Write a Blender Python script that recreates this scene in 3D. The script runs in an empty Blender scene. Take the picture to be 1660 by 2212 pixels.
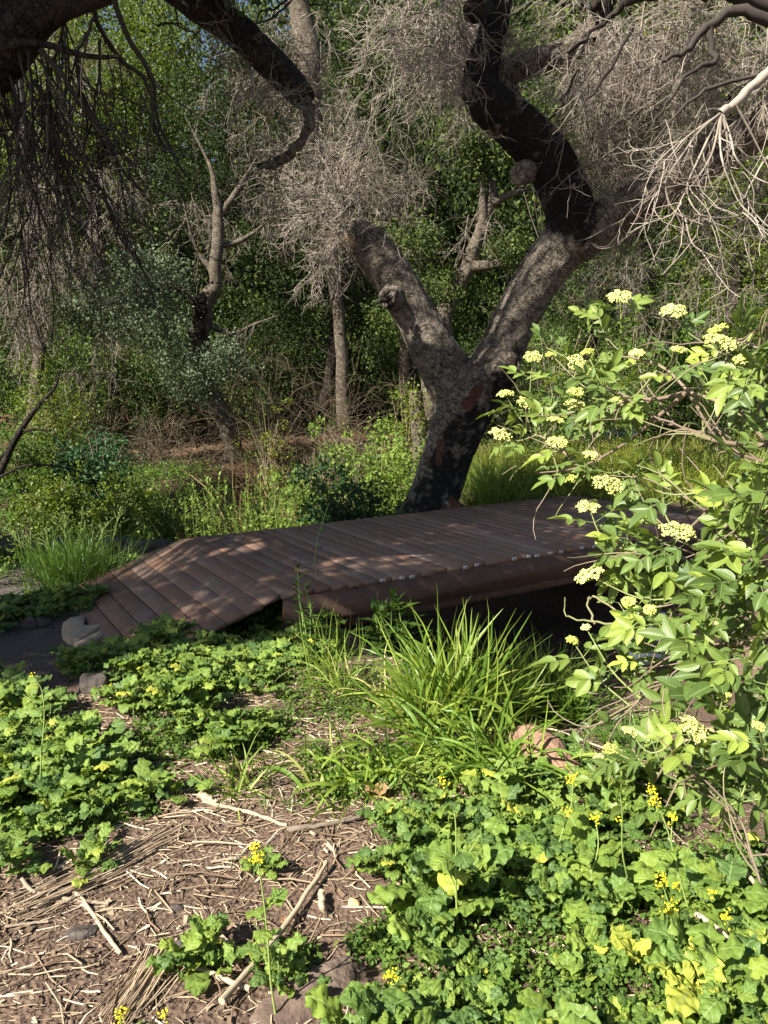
import bpy, math
import numpy as np
from mathutils import noise as mnoise, Vector

rng = np.random.default_rng(11)
sc = bpy.context.scene
COL = sc.collection
A = np.array

# ------------------------------------------------------------------ camera
FPX = 1660.0
PITCH = math.radians(10.0)
CAMZ = 1.6
FWD = A([0, math.cos(PITCH), -math.sin(PITCH)])
UP = A([0, math.sin(PITCH), math.cos(PITCH)])
CAM = A([0, 0, CAMZ])
cam = bpy.data.cameras.new('camera')
cam.sensor_fit = 'HORIZONTAL'
cam.sensor_width = 26.0
cam.lens = 26.0
cam.clip_end = 2000
cam.clip_start = 0.05
camo = bpy.data.objects.new('camera', cam)
COL.objects.link(camo)
camo.location = CAM
camo.rotation_euler = (math.radians(80), 0, 0)
sc.camera = camo

def ray(px, py):
    return FWD + A([1, 0, 0]) * ((px - 830) / FPX) - UP * ((py - 1106) / FPX)

def P(px, py, Y):
    """the world point at distance Y in front that appears at (px, py) of the 1660 x 2212 photograph"""
    d = ray(px, py)
    return CAM + d * (Y / d[1])

# ------------------------------------------------------------------ terrain
K1 = A([-2.0, 7.5])                     # far corner of the deck where the ramp begins
BA = A([.847, .531]); BA /= np.linalg.norm(BA)
BB = A([-BA[1], BA[0]])
DW = 2.3                                # deck width
DL = 5.5                                # deck length

def sm(a, b, x):
    t = np.clip((x - a) / (b - a), 0, 1)
    return t * t * (3 - 2 * t)

def wav(x, y, f, s):
    return (np.sin(x * f + s) * np.cos(y * f * 1.13 + 1.7 * s) + np.sin((x * .8 + y * .6) * f * 1.9 + 2.1 * s) * .5) / 1.5

def H(x, y):
    x = np.asarray(x, float); y = np.asarray(y, float)
    s = (x - K1[0]) * BA[0] + (y - K1[1]) * BA[1]
    w = (x - K1[0]) * BB[0] + (y - K1[1]) * BB[1]
    h = -0.05 + 0 * x
    # the path at the foot of the ramp is a little lower
    h = h - .34 * sm(4.0, 5.6, y) * (1 - sm(.0, 1.2, s)) * (1 - sm(9, 12, y))
    h = h - .12 * sm(9, 13, y)
    # creek under the bridge
    sc_ = s + .22 * np.sin(w * .9) - .9 * sm(2, 9, w) * (w - 2) * .8
    ch = sm(.1, 1.35, sc_) * (1 - sm(4.2, 5.4, sc_)) * (1 - sm(5.5, 8.5, w)) * (1 - sm(3.5, 5.0, -w - 2.3))
    h = h - 1.25 * ch
    # forest floor rising behind
    h = h + .05 * np.clip(y - 17, 0, 9) + .2 * np.clip(y - 26, 0, 60) * (1 - .5 * sm(40, 90, y))
    h = h + .035 * np.clip(-x - 5, 0, 20)
    n = .022 * wav(x, y, 2.3, .4) + .010 * wav(x, y, 7.1, 1.3) + .006 * wav(x, y, 17., 2.2)
    n = n + .05 * wav(x, y, .9, 3.) * sm(3, 9, y)
    return h + n

def G(px, py):
    d = ray(px, py); z = 0.0
    for _ in range(12):
        p = CAM + d * ((z - CAMZ) / d[2])
        z = .5 * z + .5 * float(H(p[0], p[1]))
    return A([p[0], p[1], float(H(p[0], p[1]))])

# ------------------------------------------------------------------ mesh building
class MB:
    def __init__(self):
        self.v = []; self.f3 = []; self.f4 = []; self.t = []; self.b = []; self.n = 0
    def add(self, v, f, tint=.5, bk=None):
        v = np.asarray(v, float).reshape(-1, 3); f = np.asarray(f, int)
        k = len(v)
        self.v.append(v)
        (self.f3 if f.shape[1] == 3 else self.f4).append(f + self.n)
        self.t.append(np.broadcast_to(np.asarray(tint, float), (k,)).copy())
        self.b.append(np.zeros((k, 3)) if bk is None else np.asarray(bk, float).reshape(-1, 3))
        self.n += k
    def mesh(self, name, mats, smooth=False, off=None):
        me = bpy.data.meshes.new(name)
        v = np.concatenate(self.v)
        if off is not None:
            v = v - off
        f3 = np.concatenate(self.f3) if self.f3 else np.zeros((0, 3), int)
        f4 = np.concatenate(self.f4) if self.f4 else np.zeros((0, 4), int)
        me.vertices.add(len(v)); me.vertices.foreach_set('co', v.astype(np.float32).ravel())
        loops = np.concatenate([f3.ravel(), f4.ravel()]).astype(np.int32)
        me.loops.add(len(loops)); me.loops.foreach_set('vertex_index', loops)
        st = np.concatenate([np.arange(len(f3)) * 3, len(f3) * 3 + np.arange(len(f4)) * 4]).astype(np.int32)
        me.polygons.add(len(st)); me.polygons.foreach_set('loop_start', st)
        if smooth:
            me.polygons.foreach_set('use_smooth', np.ones(len(st), bool))
        at = me.attributes.new('tint', 'FLOAT', 'POINT')
        at.data.foreach_set('value', np.concatenate(self.t).astype(np.float32))
        at = me.attributes.new('bk', 'FLOAT_VECTOR', 'POINT')
        at.data.foreach_set('vector', np.concatenate(self.b).astype(np.float32).ravel())
        me.update(calc_edges=True)
        for m in (mats if isinstance(mats, (list, tuple)) else [mats]):
            me.materials.append(m)
        return me
    def build(self, name, mat, parent=None, smooth=False, loc=None):
        if loc is None:
            loc = A(parent['_w']) if parent is not None else A([0., 0, 0])
        me = self.mesh(name, mat, smooth, loc)
        o = bpy.data.objects.new(name, me)
        COL.objects.link(o)
        if parent is not None:
            o.parent = parent
        else:
            o.location = loc
        o['_w'] = [float(a) for a in loc]
        return o

def tag(o, label, cat, group=None):
    if len(label.split()) > 16: print('LONG LABEL', len(label.split()), label)
    o['label'] = label; o['category'] = cat
    if group: o['group'] = group
    return o

def thing(name, label, cat, loc, group=None):
    o = bpy.data.objects.new(name, None)
    COL.objects.link(o)
    o.location = loc
    o.empty_display_size = .1
    o['_w'] = [float(a) for a in loc]
    return tag(o, label, cat, group)

def kind(o, k):
    o['kind'] = k
    return o

def tubes(mb, pts, rad, sides=3, tint=.5, cap=False):
    """many tubes at once: pts (K,n,3), rad (K,n)"""
    pts = np.asarray(pts, float)
    if pts.ndim == 2: pts = pts[None]
    K, n, _ = pts.shape
    rad = np.broadcast_to(np.asarray(rad, float), (K, n))
    tan = np.gradient(pts, axis=1)
    tan /= np.linalg.norm(tan, axis=2, keepdims=True) + 1e-9
    ref = A([.31, .17, .94]) if K > 1 else A([.2, .9, .3])
    if K == 1 and abs(tan[0].mean(0) @ A([0, 1, 0])) > .6: ref = A([.9, .1, .4])
    u = np.cross(tan, ref); u /= np.linalg.norm(u, axis=2, keepdims=True) + 1e-9
    w = np.cross(tan, u)
    a = np.arange(sides) / sides * 2 * math.pi
    ca, sa = np.cos(a), np.sin(a)
    ring = u[:, :, None, :] * ca[None, None, :, None] + w[:, :, None, :] * sa[None, None, :, None]
    v = pts[:, :, None, :] + ring * rad[:, :, None, None]
    seg = np.linalg.norm(np.diff(pts, axis=1), axis=2)
    ln = np.concatenate([np.zeros((K, 1)), np.cumsum(seg, 1)], 1)
    bk = np.stack([np.broadcast_to(ca, (K, n, sides)) * rad[:, :, None], np.broadcast_to(sa, (K, n, sides)) * rad[:, :, None],
                   np.broadcast_to(ln[:, :, None], (K, n, sides))], -1)
    i = np.arange(n - 1)[:, None] * sides; j = np.arange(sides)[None]
    j2 = (j + 1) % sides
    f = np.stack([i + j, i + j2, i + sides + j2, i + sides + j], -1).reshape(-1, 4)
    f = (f[None] + (np.arange(K) * n * sides)[:, None, None]).reshape(-1, 4)
    t = np.broadcast_to(np.asarray(tint, float).reshape(-1, 1) if np.ndim(tint) else tint, (K, n * sides)).ravel()
    mb.add(v.reshape(-1, 3), f, t, bk.reshape(-1, 3))
    if cap:
        for e in (0, n - 1):
            base = mb.n
            ringv = v[:, e].reshape(K, sides, 3)
            for k in range(K):
                c = pts[k, e]
                vv = np.vstack([ringv[k], c[None]])
                ff = [[q, (q + 1) % sides, sides] for q in range(sides)]
                mb.add(vv, ff, float(t[0]), np.vstack([bk[k, e], [[0, 0, ln[k, e]]]]))

def smooth_path(pts, n):
    """Catmull-Rom through points of any dimension, n samples"""
    p = np.asarray(pts, float)
    m = len(p)
    q = np.vstack([2 * p[0] - p[1], p, 2 * p[-1] - p[-2]])
    out = []
    for s in np.linspace(0, m - 1 - 1e-6, n):
        i = int(s); t = s - i
        p0, p1, p2, p3 = q[i], q[i + 1], q[i + 2], q[i + 3]
        out.append(.5 * (2 * p1 + (p2 - p0) * t + (2 * p0 - 5 * p1 + 4 * p2 - p3) * t * t + (3 * p1 - p0 - 3 * p2 + p3) * t ** 3))
    return A(out)

def pxpath(spec, n=None):
    """spec: (px, py, depth, radius in px) -> centreline and radii in metres"""
    q = A([list(P(a, b, d)) + [r * d / FPX] for a, b, d, r in spec])
    s = smooth_path(q, n or max(8, len(q) * 4))
    return s[:, :3], np.maximum(s[:, 3], .002)

def unit(v):
    return v / (np.linalg.norm(v, axis=-1, keepdims=True) + 1e-9)

def rnd_dir(k):
    return unit(rng.normal(size=(k, 3)))

def frames(d, nrm):
    y = unit(d)
    x = unit(np.cross(y, nrm))
    z = np.cross(x, y)
    return np.stack([x, y, z], -1)          # columns

def inst(mb, tv, tf, pos, fr, scale, tint, tbk=None):
    K = len(pos); n = len(tv)
    sc_ = np.asarray(scale, float)
    sc_ = sc_.reshape(-1, 1, 1) if sc_.ndim == 1 else sc_.reshape(K, 1, 3)
    loc = tv[None] * sc_
    v = np.einsum('kij,knj->kni', fr, loc) + pos[:, None]
    f = (tf[None] + (np.arange(K) * n)[:, None, None]).reshape(-1, tf.shape[1])
    t = np.repeat(np.broadcast_to(np.asarray(tint, float), (K,)), n)
    mb.add(v.reshape(-1, 3), f, t, None if tbk is None else np.tile(tbk, (K, 1)))

LEAF_V = A([[0, 0, 0], [.33, .45, .05], [0, 1, -.06], [-.33, .45, .05]]); LEAF_F = A([[0, 1, 2, 3]])
NARROW_V = A([[0, 0, 0], [.11, .4, .03], [0, 1, -.15], [-.11, .4, .03]])

def leaves(mb, C, rad, per, size, tint=(.2, .8), up=.5, tmpl=LEAF_V, flat=1.0, sort=.35):
    """leaf clumps: centres C (m,3), radius rad (scalar or m)"""
    m = len(C)
    rad = np.broadcast_to(np.asarray(rad, float), (m,))
    pos = np.repeat(C, per, 0); r = np.repeat(rad, per)
    d = rnd_dir(m * per)
    rr = rng.random(m * per) ** .5
    off = d * (rr * r)[:, None]
    off[:, 2] *= flat
    pos = pos + off
    nrm = unit(d * .5 + rng.normal(size=pos.shape) * .6 + A([0, 0, up]))
    di = unit(rng.normal(size=pos.shape) + d * .6 + A([0, 0, -.3]))
    ct = np.repeat(rng.random(m), per)
    t = tint[0] + (tint[1] - tint[0]) * np.clip(ct * (1 - sort) + rng.random(m * per) * sort, 0, 1)
    inst(mb, tmpl, LEAF_F, pos, frames(di, nrm), size * rng.uniform(.65, 1.3, m * per), t)

def grow(o, d, L, n=8, droop=.1, curl=.3):
    K = len(o)
    L = np.broadcast_to(np.asarray(L, float), (K,))
    pts = np.zeros((K, n, 3)); pts[:, 0] = o
    d = unit(d)
    c = rng.normal(size=(K, 3)) * curl * .5
    for i in range(1, n):
        d = unit(d + c + rng.normal(size=(K, 3)) * curl * .6 + A([0, 0, -droop]))
        pts[:, i] = pts[:, i - 1] + d * (L / (n - 1))[:, None]
    return pts

def pick(pts, k, lo=.15):
    """k child origins and directions on the given curves"""
    K, n, _ = pts.shape
    i = rng.integers(0, K, k); j = rng.integers(max(0, int(n * lo)), n - 1, k)
    o = pts[i, j]; d = unit(pts[i, j + 1] - pts[i, j])
    return o, d

def tangle(mb, o, d, L, counts, r, droop=(.12, .1, .08), curl=(.22, .35, .4), spread=(.9, 1.0), shrink=(.5, .45), tint=(.3, .9)):
    K = len(o)
    p = grow(o, d, L * rng.uniform(.6, 1.2, K), 10, droop[0], curl[0])
    tubes(mb, p, np.linspace(r, r * .55, 10)[None] * rng.uniform(.7, 1.2, (K, 1)), 3, rng.uniform(*tint, K))
    allp = [p]
    for lv, c in enumerate(counts):
        o2, d2 = pick(p, c)
        d2 = unit(d2 + rnd_dir(c) * spread[min(lv, 1)])
        L = L * shrink[min(lv, 1)]; r = r * .72
        nn = 7 if lv == 0 else 5
        p = grow(o2, d2, L * rng.uniform(.5, 1.3, c), nn, droop[min(lv + 1, 2)], curl[min(lv + 1, 2)])
        tubes(mb, p, np.linspace(r, r * .6, nn)[None], 3, rng.uniform(*tint, c))
        allp.append(p)
    return allp

# ------------------------------------------------------------------ materials
class NT:
    def __init__(self, name):
        self.m = bpy.data.materials.new(name)
        self.m.use_nodes = True
        self.t = self.m.node_tree
        self.t.nodes.clear()
        self.out = self.n('ShaderNodeOutputMaterial')
    def n(self, ty, **kw):
        nd = self.t.nodes.new(ty)
        for k, v in kw.items():
            if k in nd.inputs: nd.inputs[k].default_value = v
            else: setattr(nd, k, v)
        return nd
    def l(self, a, b):
        self.t.links.new(a, b)
    def ramp(self, fac, stops):
        r = self.n('ShaderNodeValToRGB')
        e = r.color_ramp.elements
        while len(e) < len(stops): e.new(.5)
        for el, (p, c) in zip(e, stops):
            el.position = p; el.color = (*c, 1) if len(c) == 3 else c
        self.l(fac, r.inputs[0])
        return r.outputs[0]
    def attr(self, name, out='Fac'):
        return self.n('ShaderNodeAttribute', attribute_name=name).outputs[out]
    def noise(self, scale, detail=3, vec=None, rough=.55):
        x = self.n('ShaderNodeTexNoise'); x.inputs['Scale'].default_value = scale
        x.inputs['Detail'].default_value = detail; x.inputs['Roughness'].default_value = rough
        if vec is not None: self.l(vec, x.inputs['Vector'])
        return x.outputs['Fac']
    def mix(self, fac, a, b, mode='MIX'):
        x = self.n('ShaderNodeMix', data_type='RGBA', blend_type=mode)
        for s, v in ((0, fac), (6, a), (7, b)):
            if hasattr(v, 'links'): self.l(v, x.inputs[s])
            else: x.inputs[s].default_value = v if s == 0 else (*v, 1)
        return x.outputs[2]
    def math(self, op, a, b=0.0, clamp=False):
        x = self.n('ShaderNodeMath', operation=op, use_clamp=clamp)
        for s, v in ((0, a), (1, b)):
            if hasattr(v, 'links'): self.l(v, x.inputs[s])
            else: x.inputs[s].default_value = v
        return x.outputs[0]
    def bump(self, h, strength=.5, dist=.01, prev=None):
        b = self.n('ShaderNodeBump'); b.inputs['Strength'].default_value = strength
        b.inputs['Distance'].default_value = dist
        self.l(h, b.inputs['Height'])
        if prev is not None: self.l(prev, b.inputs['Normal'])
        return b.outputs[0]
    def bsdf(self, col, rough=.7, spec=.3, normal=None):
        p = self.n('ShaderNodeBsdfPrincipled')
        if hasattr(col, 'links'): self.l(col, p.inputs['Base Color'])
        else: p.inputs['Base Color'].default_value = (*col, 1)
        if hasattr(rough, 'links'): self.l(rough, p.inputs['Roughness'])
        else: p.inputs['Roughness'].default_value = rough
        p.inputs['Specular IOR Level'].default_value = spec
        if normal is not None: self.l(normal, p.inputs['Normal'])
        return p.outputs[0]
    def done(self, sh):
        self.l(sh, self.out.inputs[0])
        return self.m

def leaf_mat(name, stops, rough=.5, spec=.35, trans=.35, vein=None, vs=.45, tcol=(1.25, 1.15, .5)):
    t = NT(name)
    c = t.ramp(t.attr('tint'), stops)
    geo = t.n('ShaderNodeNewGeometry')
    nz = t.noise(9, 2, geo.outputs['Position'])
    c = t.mix(.6, c, t.mix(nz, (.4, .45, .4), (1.55, 1.5, 1.25)), 'MULTIPLY')
    if vein:
        c = t.mix(.5, c, t.mix(t.noise(70, 3, geo.outputs['Position']), (.5, .55, .5), (1.5, 1.45, 1.4)), 'MULTIPLY')
    nrm = None
    if vein:
        xyz = t.n('ShaderNodeSeparateXYZ'); t.l(t.attr('bk', 'Vector'), xyz.inputs[0])
        u = t.math('ABSOLUTE', xyz.outputs[0]); s = xyz.outputs[1]
        mid = t.math('LESS_THAN', u, .05)
        q = t.math('SUBTRACT', t.math('MULTIPLY', s, vein), t.math('MULTIPLY', u, 1.2))
        fr = t.math('FRACT', q)
        side = t.math('LESS_THAN', t.math('ABSOLUTE', t.math('SUBTRACT', fr, .5)), .06)
        vm = t.math('MAXIMUM', mid, t.math('MULTIPLY', side, vs))
        c = t.mix(t.math('MULTIPLY', vm, .5), c, (.34, .44, .18))
        hh = t.math('ABSOLUTE', t.math('SUBTRACT', fr, .5))
        nrm = t.bump(hh, .5 if vs > .3 else .16, .006 if vs > .3 else .003)
    b = t.bsdf(c, rough, spec, nrm)
    tr = t.n('ShaderNodeBsdfTranslucent')
    t.l(t.mix(1, c, tcol, 'MULTIPLY'), tr.inputs[0])
    mx = t.n('ShaderNodeMixShader'); mx.inputs[0].default_value = trans
    t.l(b, mx.inputs[1]); t.l(tr.outputs[0], mx.inputs[2])
    return t.done(mx.outputs[0])

M = {}
M['oakleaf'] = leaf_mat('oak_leaves', [(0, (.014, .027, .009)), (.5, (.040, .066, .017)), (1, (.12, .155, .034))], .6, .22, .2)
M['greyleaf'] = leaf_mat('grey_green_leaves', [(0, (.045, .065, .042)), (.5, (.10, .135, .085)), (1, (.17, .21, .13))], .6, .22, .2, tcol=(1.1, 1.1, .6))
M['yellowleaf'] = leaf_mat('yellow_green_leaves', [(0, (.05, .09, .015)), (.5, (.12, .17, .025)), (1, (.30, .32, .04))], .5, .3, .38)
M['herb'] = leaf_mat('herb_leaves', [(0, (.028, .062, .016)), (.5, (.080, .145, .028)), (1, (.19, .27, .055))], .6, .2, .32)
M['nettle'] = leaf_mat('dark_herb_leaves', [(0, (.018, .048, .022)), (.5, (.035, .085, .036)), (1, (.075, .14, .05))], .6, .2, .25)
M['mustard'] = leaf_mat('mustard_leaves', [(0, (.055, .110, .038)), (.4, (.115, .195, .040)), (.8, (.20, .285, .05)), (1, (.42, .44, .07))], .55, .3, .32, 7)
M['elder'] = leaf_mat('elder_leaves', [(0, (.055, .10, .030)), (.5, (.13, .195, .046)), (.85, (.22, .29, .06)), (1, (.34, .42, .075))], .44, .4, .32, 9, vs=.10)
M['grass'] = leaf_mat('grass_blades', [(0, (.05, .11, .025)), (.5, (.125, .215, .032)), (.85, (.24, .32, .055)), (1, (.45, .40, .17))], .4, .4, .32)
M['meadow'] = leaf_mat('meadow_grass', [(0, (.08, .13, .025)), (.5, (.17, .22, .045)), (1, (.36, .34, .10))], .6, .2, .3)
M['dry'] = leaf_mat('dry_grass', [(0, (.13, .10, .045)), (.5, (.28, .22, .10)), (1, (.45, .37, .19))], .7, .2, .25, tcol=(1.1, 1, .7))
M['browntwig'] = leaf_mat('brown_brush', [(0, (.04, .031, .022)), (.5, (.095, .074, .052)), (1, (.20, .16, .11))], .8, .15, .08, tcol=(1, 1, 1))

def simple(name, stops, rough=.8, spec=.2, nscale=30, amt=.5, bumps=None):
    t = NT(name)
    c = t.ramp(t.attr('tint'), stops)
    co = t.n('ShaderNodeTexCoord').outputs['Object']
    nz = t.noise(nscale, 4, co)
    c = t.mix(amt, c, t.mix(nz, (.3, .3, .3), (1.7, 1.7, 1.7)), 'MULTIPLY')
    nrm = t.bump(nz, bumps[0], bumps[1]) if bumps else None
    return t.done(t.bsdf(c, rough, spec, nrm))

M['twig'] = simple('dead_twigs', [(0, (.10, .082, .064)), (.5, (.22, .186, .15)), (1, (.38, .33, .275))], .85, .15, 20, .3)
M['darktwig'] = simple('dark_twigs', [(0, (.022, .018, .015)), (.5, (.05, .042, .035)), (1, (.12, .105, .088))], .85, .15, 20, .3)
M['cane'] = simple('elder_canes', [(0, (.10, .07, .05)), (.5, (.20, .155, .11)), (.9, (.18, .21, .07)), (1, (.20, .26, .06))], .6, .3, 40, .35)
M['stem'] = simple('green_stems', [(0, (.10, .16, .04)), (1, (.28, .36, .10))], .55, .3, 40, .3)
M['yellow'] = simple('yellow_petals', [(0, (.55, .45, .02)), (1, (.85, .72, .03))], .6, .2, 80, .2)
M['cream'] = simple('cream_florets', [(0, (.30, .36, .06)), (.5, (.52, .54, .16)), (1, (.70, .68, .32))], .7, .2, 90, .2)
M['straw'] = simple('straw_litter', [(0, (.075, .050, .034)), (.4, (.22, .155, .10)), (.75, (.44, .345, .235)), (1, (.66, .56, .42))], .85, .15, 60, .4)
M['stick'] = simple('stick_bark', [(0, (.09, .07, .055)), (.5, (.22, .175, .13)), (1, (.42, .33, .22))], .85, .15, 50, .5, (.5, .004))
M['stone'] = simple('stone', [(0, (.022, .020, .019)), (.5, (.075, .062, .054)), (1, (.15, .128, .11))], .9, .15, 22, .9, (.9, .03))
M['clod'] = simple('soil_clods', [(0, (.06, .042, .032)), (.5, (.125, .088, .066)), (1, (.22, .165, .13))], .95, .1, 60, .6)
M['redwood'] = simple('red_rotten_wood', [(0, (.06, .032, .022)), (.5, (.18, .095, .062)), (1, (.26, .16, .11))], .9, .12, 30, 1.0, (1, .03))
M['cutwood'] = simple('cut_wood', [(0, (.40, .26, .12)), (1, (.62, .46, .24))], .75, .2, 25, .3)
M['blue'] = simple('blue_fabric', [(0, (.05, .16, .40)), (1, (.12, .33, .68))], .55, .3, 12, .3)
M['darkcloth'] = simple('dark_blue_fabric', [(0, (.012, .020, .04)), (1, (.03, .05, .09))], .6, .3, 12, .3)
M['slate'] = simple('blue_grey_rock', [(0, (.03, .038, .05)), (1, (.075, .09, .11))], .6, .3, 9, .6, (.6, .02))
M['white'] = simple('paper_tag', [(0, (.75, .75, .74)), (1, (.85, .85, .83))], .6, .2, 40, .1)
M['ink'] = simple('tag_ink', [(0, (.05, .05, .06)), (1, (.08, .08, .09))], .6, .2, 40, .1)

def bark_mat(name, light, dark, cs=26., bump=.9, char=True):
    t = NT(name)
    bk = t.attr('bk', 'Vector')
    sx = t.n('ShaderNodeVectorMath', operation='MULTIPLY'); t.l(bk, sx.inputs[0]); sx.inputs[1].default_value = (1, 1, 1.25)
    # wobble
    nzc = t.n('ShaderNodeTexNoise'); nzc.inputs['Scale'].default_value = 9; nzc.inputs['Detail'].default_value = 4
    t.l(bk, nzc.inputs['Vector'])
    def cells(scale, str3, wob):
        sv = t.n('ShaderNodeVectorMath', operation='MULTIPLY'); t.l(bk, sv.inputs[0]); sv.inputs[1].default_value = str3
        wv = t.n('ShaderNodeVectorMath', operation='MULTIPLY_ADD'); t.l(nzc.outputs['Color'], wv.inputs[0])
        wv.inputs[1].default_value = wob; t.l(sv.outputs[0], wv.inputs[2])
        vo = t.n('ShaderNodeTexVoronoi', feature='DISTANCE_TO_EDGE'); vo.inputs['Scale'].default_value = scale
        t.l(wv.outputs[0], vo.inputs['Vector'])
        return vo.outputs['Distance']
    big = cells(cs * .34, (1, 1, 1.25), (.22, .22, .30))
    small = cells(cs * .8, (.62, .62, 2.3), (.16, .16, .22))       # short dashes running round the limb
    ms = t.noise(2.4, 3, bk)
    v1 = t.math('MULTIPLY', t.math('SUBTRACT', t.noise(5, 4, bk, .6), .40), 6, True)
    v2 = t.math('MULTIPLY', t.math('SUBTRACT', t.noise(10, 4, bk, .65), .38), 6, True)
    k1 = t.math('SUBTRACT', 1.0, t.math('DIVIDE', big, .07, True))
    k2 = t.math('SUBTRACT', 1.0, t.math('DIVIDE', small, .12, True))
    crack = t.math('MAXIMUM', t.math('MULTIPLY', k1, v1), t.math('MULTIPLY', t.math('MULTIPLY', k2, v2), .8))
    pl = t.math('SUBTRACT', 1.0, crack)
    fv = t.n('ShaderNodeVectorMath', operation='MULTIPLY'); t.l(bk, fv.inputs[0]); fv.inputs[1].default_value = (1, 1, .28)
    fine = t.noise(110, 5, fv.outputs[0], .68)
    hgt = t.math('ADD', pl, t.math('MULTIPLY', fine, .55))
    c = t.mix(pl, dark, light)
    c = t.mix(.85, c, t.mix(fine, (.15, .14, .13), (1.9, 1.87, 1.82)), 'MULTIPLY')
    c = t.mix(.5, c, t.mix(t.noise(21, 4, bk), (.4, .4, .4), (1.6, 1.57, 1.5)), 'MULTIPLY')
    c = t.mix(t.math('MULTIPLY', ms, .8), c, t.mix(1, c, (1.25, 1.12, .98), 'MULTIPLY'))
    if char:
        col = t.n('ShaderNodeAttribute', attribute_name='mark')
        s = t.n('ShaderNodeSeparateXYZ'); t.l(col.outputs['Vector'], s.inputs[0])
        wob = t.math('SUBTRACT', t.noise(11, 5, bk), .5)
        chm = t.math('MULTIPLY', t.math('ADD', t.math('SUBTRACT', s.outputs[0], .42), t.math('MULTIPLY', wob, .9)), 5, True)
        c = t.mix(t.math('MULTIPLY', chm, .96), c, t.mix(fine, (.003, .003, .003), (.030, .026, .023)))
        scm = t.math('MULTIPLY', t.math('ADD', t.math('SUBTRACT', s.outputs[1], .5), t.math('MULTIPLY', wob, .8)), 9, True)
        c = t.mix(scm, c, t.mix(t.noise(45, 4, bk), (.04, .017, .011), (.21, .095, .06)))
        pale = t.math('MULTIPLY', t.math('ADD', t.math('SUBTRACT', s.outputs[2], .5), t.math('MULTIPLY', wob, .8)), 9, True)
        c = t.mix(pale, c, t.mix(t.noise(60, 4, bk), (.25, .14, .07), (.58, .40, .24)))
    nrm = t.bump(hgt, bump, .035)
    return t.done(t.bsdf(c, .9, .15, nrm))

M['bark'] = bark_mat('grey_oak_bark', (.19, .172, .15), (.014, .012, .010), 26)
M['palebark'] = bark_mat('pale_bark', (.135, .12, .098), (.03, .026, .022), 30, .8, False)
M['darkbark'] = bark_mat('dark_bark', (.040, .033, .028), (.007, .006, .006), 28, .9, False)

def ground_mat():
    t = NT('soil')
    geo = t.n('ShaderNodeNewGeometry').outputs['Position']
    n1 = t.noise(1.3, 4, geo); n2 = t.noise(16, 5, geo, .7); n3 = t.noise(75, 4, geo, .7)
    c = t.mix(n2, (.050, .032, .023), (.185, .130, .096))
    c = t.mix(t.math('MULTIPLY', n1, .5), c, (.16, .115, .085))
    vo = t.n('ShaderNodeTexVoronoi'); vo.inputs['Scale'].default_value = 60; t.l(geo, vo.inputs['Vector'])
    c = t.mix(.5, c, t.mix(vo.outputs['Color'], (.5, .5, .5), (1.5, 1.45, 1.4)), 'MULTIPLY')
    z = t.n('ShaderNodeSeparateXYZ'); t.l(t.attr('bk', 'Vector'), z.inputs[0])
    # x: forest floor, y: meadow, z: greyish dirt of the path
    fl = t.mix(n3, (.055, .030, .018), (.20, .115, .070))
    c = t.mix(z.outputs[0], c, fl)
    c = t.mix(z.outputs[1], c, t.mix(n3, (.10, .12, .03), (.30, .29, .09)))
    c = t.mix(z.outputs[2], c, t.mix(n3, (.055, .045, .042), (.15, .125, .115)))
    h = t.math('ADD', t.math('MULTIPLY', n2, .6), t.math('ADD', t.math('MULTIPLY', n3, .35), t.math('MULTIPLY', vo.outputs['Distance'], .4)))
    return t.done(t.bsdf(c, .95, .1, t.bump(h, .9, .03)))
M['ground'] = ground_mat()

def wood_mat():
    t = NT('redwood_boards')
    co = t.attr('bk', 'Vector')                       # x across board, y along board, z board number
    m = t.n('ShaderNodeVectorMath', operation='MULTIPLY'); t.l(co, m.inputs[0]); m.inputs[1].default_value = (34, 1.6, 7.3)
    g = t.noise(2.2, 6, m.outputs[0], .6)
    m2 = t.n('ShaderNodeVectorMath', operation='MULTIPLY'); t.l(co, m2.inputs[0]); m2.inputs[1].default_value = (3, 1.2, .35)
    st = t.noise(1.6, 4, m2.outputs[0])
    c = t.ramp(t.attr('tint'), [(0, (.16, .090, .060)), (.5, (.23, .138, .092)), (1, (.30, .20, .145))])
    c = t.mix(.8, c, t.mix(g, (.5, .46, .44), (1.45, 1.42, 1.4)), 'MULTIPLY')
    c = t.mix(t.math('MULTIPLY', t.math('SUBTRACT', st, .42), 2.2, True), c, (.21, .175, .15))
    geo = t.n('ShaderNodeNewGeometry').outputs['Position']
    sp = t.noise(6, 5, geo, .7)
    c = t.mix(t.math('MULTIPLY', t.math('SUBTRACT', sp, .6), 4, True), c, (.075, .05, .04))
    return t.done(t.bsdf(c, .75, .25, t.bump(g, .35, .004)))
M['deck'] = wood_mat()
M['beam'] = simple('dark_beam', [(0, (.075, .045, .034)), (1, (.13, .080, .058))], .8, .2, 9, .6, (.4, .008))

# ================================================================== SETTING
def axis(lo, hi, d0, core, growf):
    a = [0.0]; d = d0
    while a[-1] < hi:
        if a[-1] > core: d *= growf
        a.append(a[-1] + d)
    b = [0.0]; d = d0
    while b[-1] > lo:
        if b[-1] < -core: d *= growf
        b.append(b[-1] - d)
    return A(sorted(set(b + a)))

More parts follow.
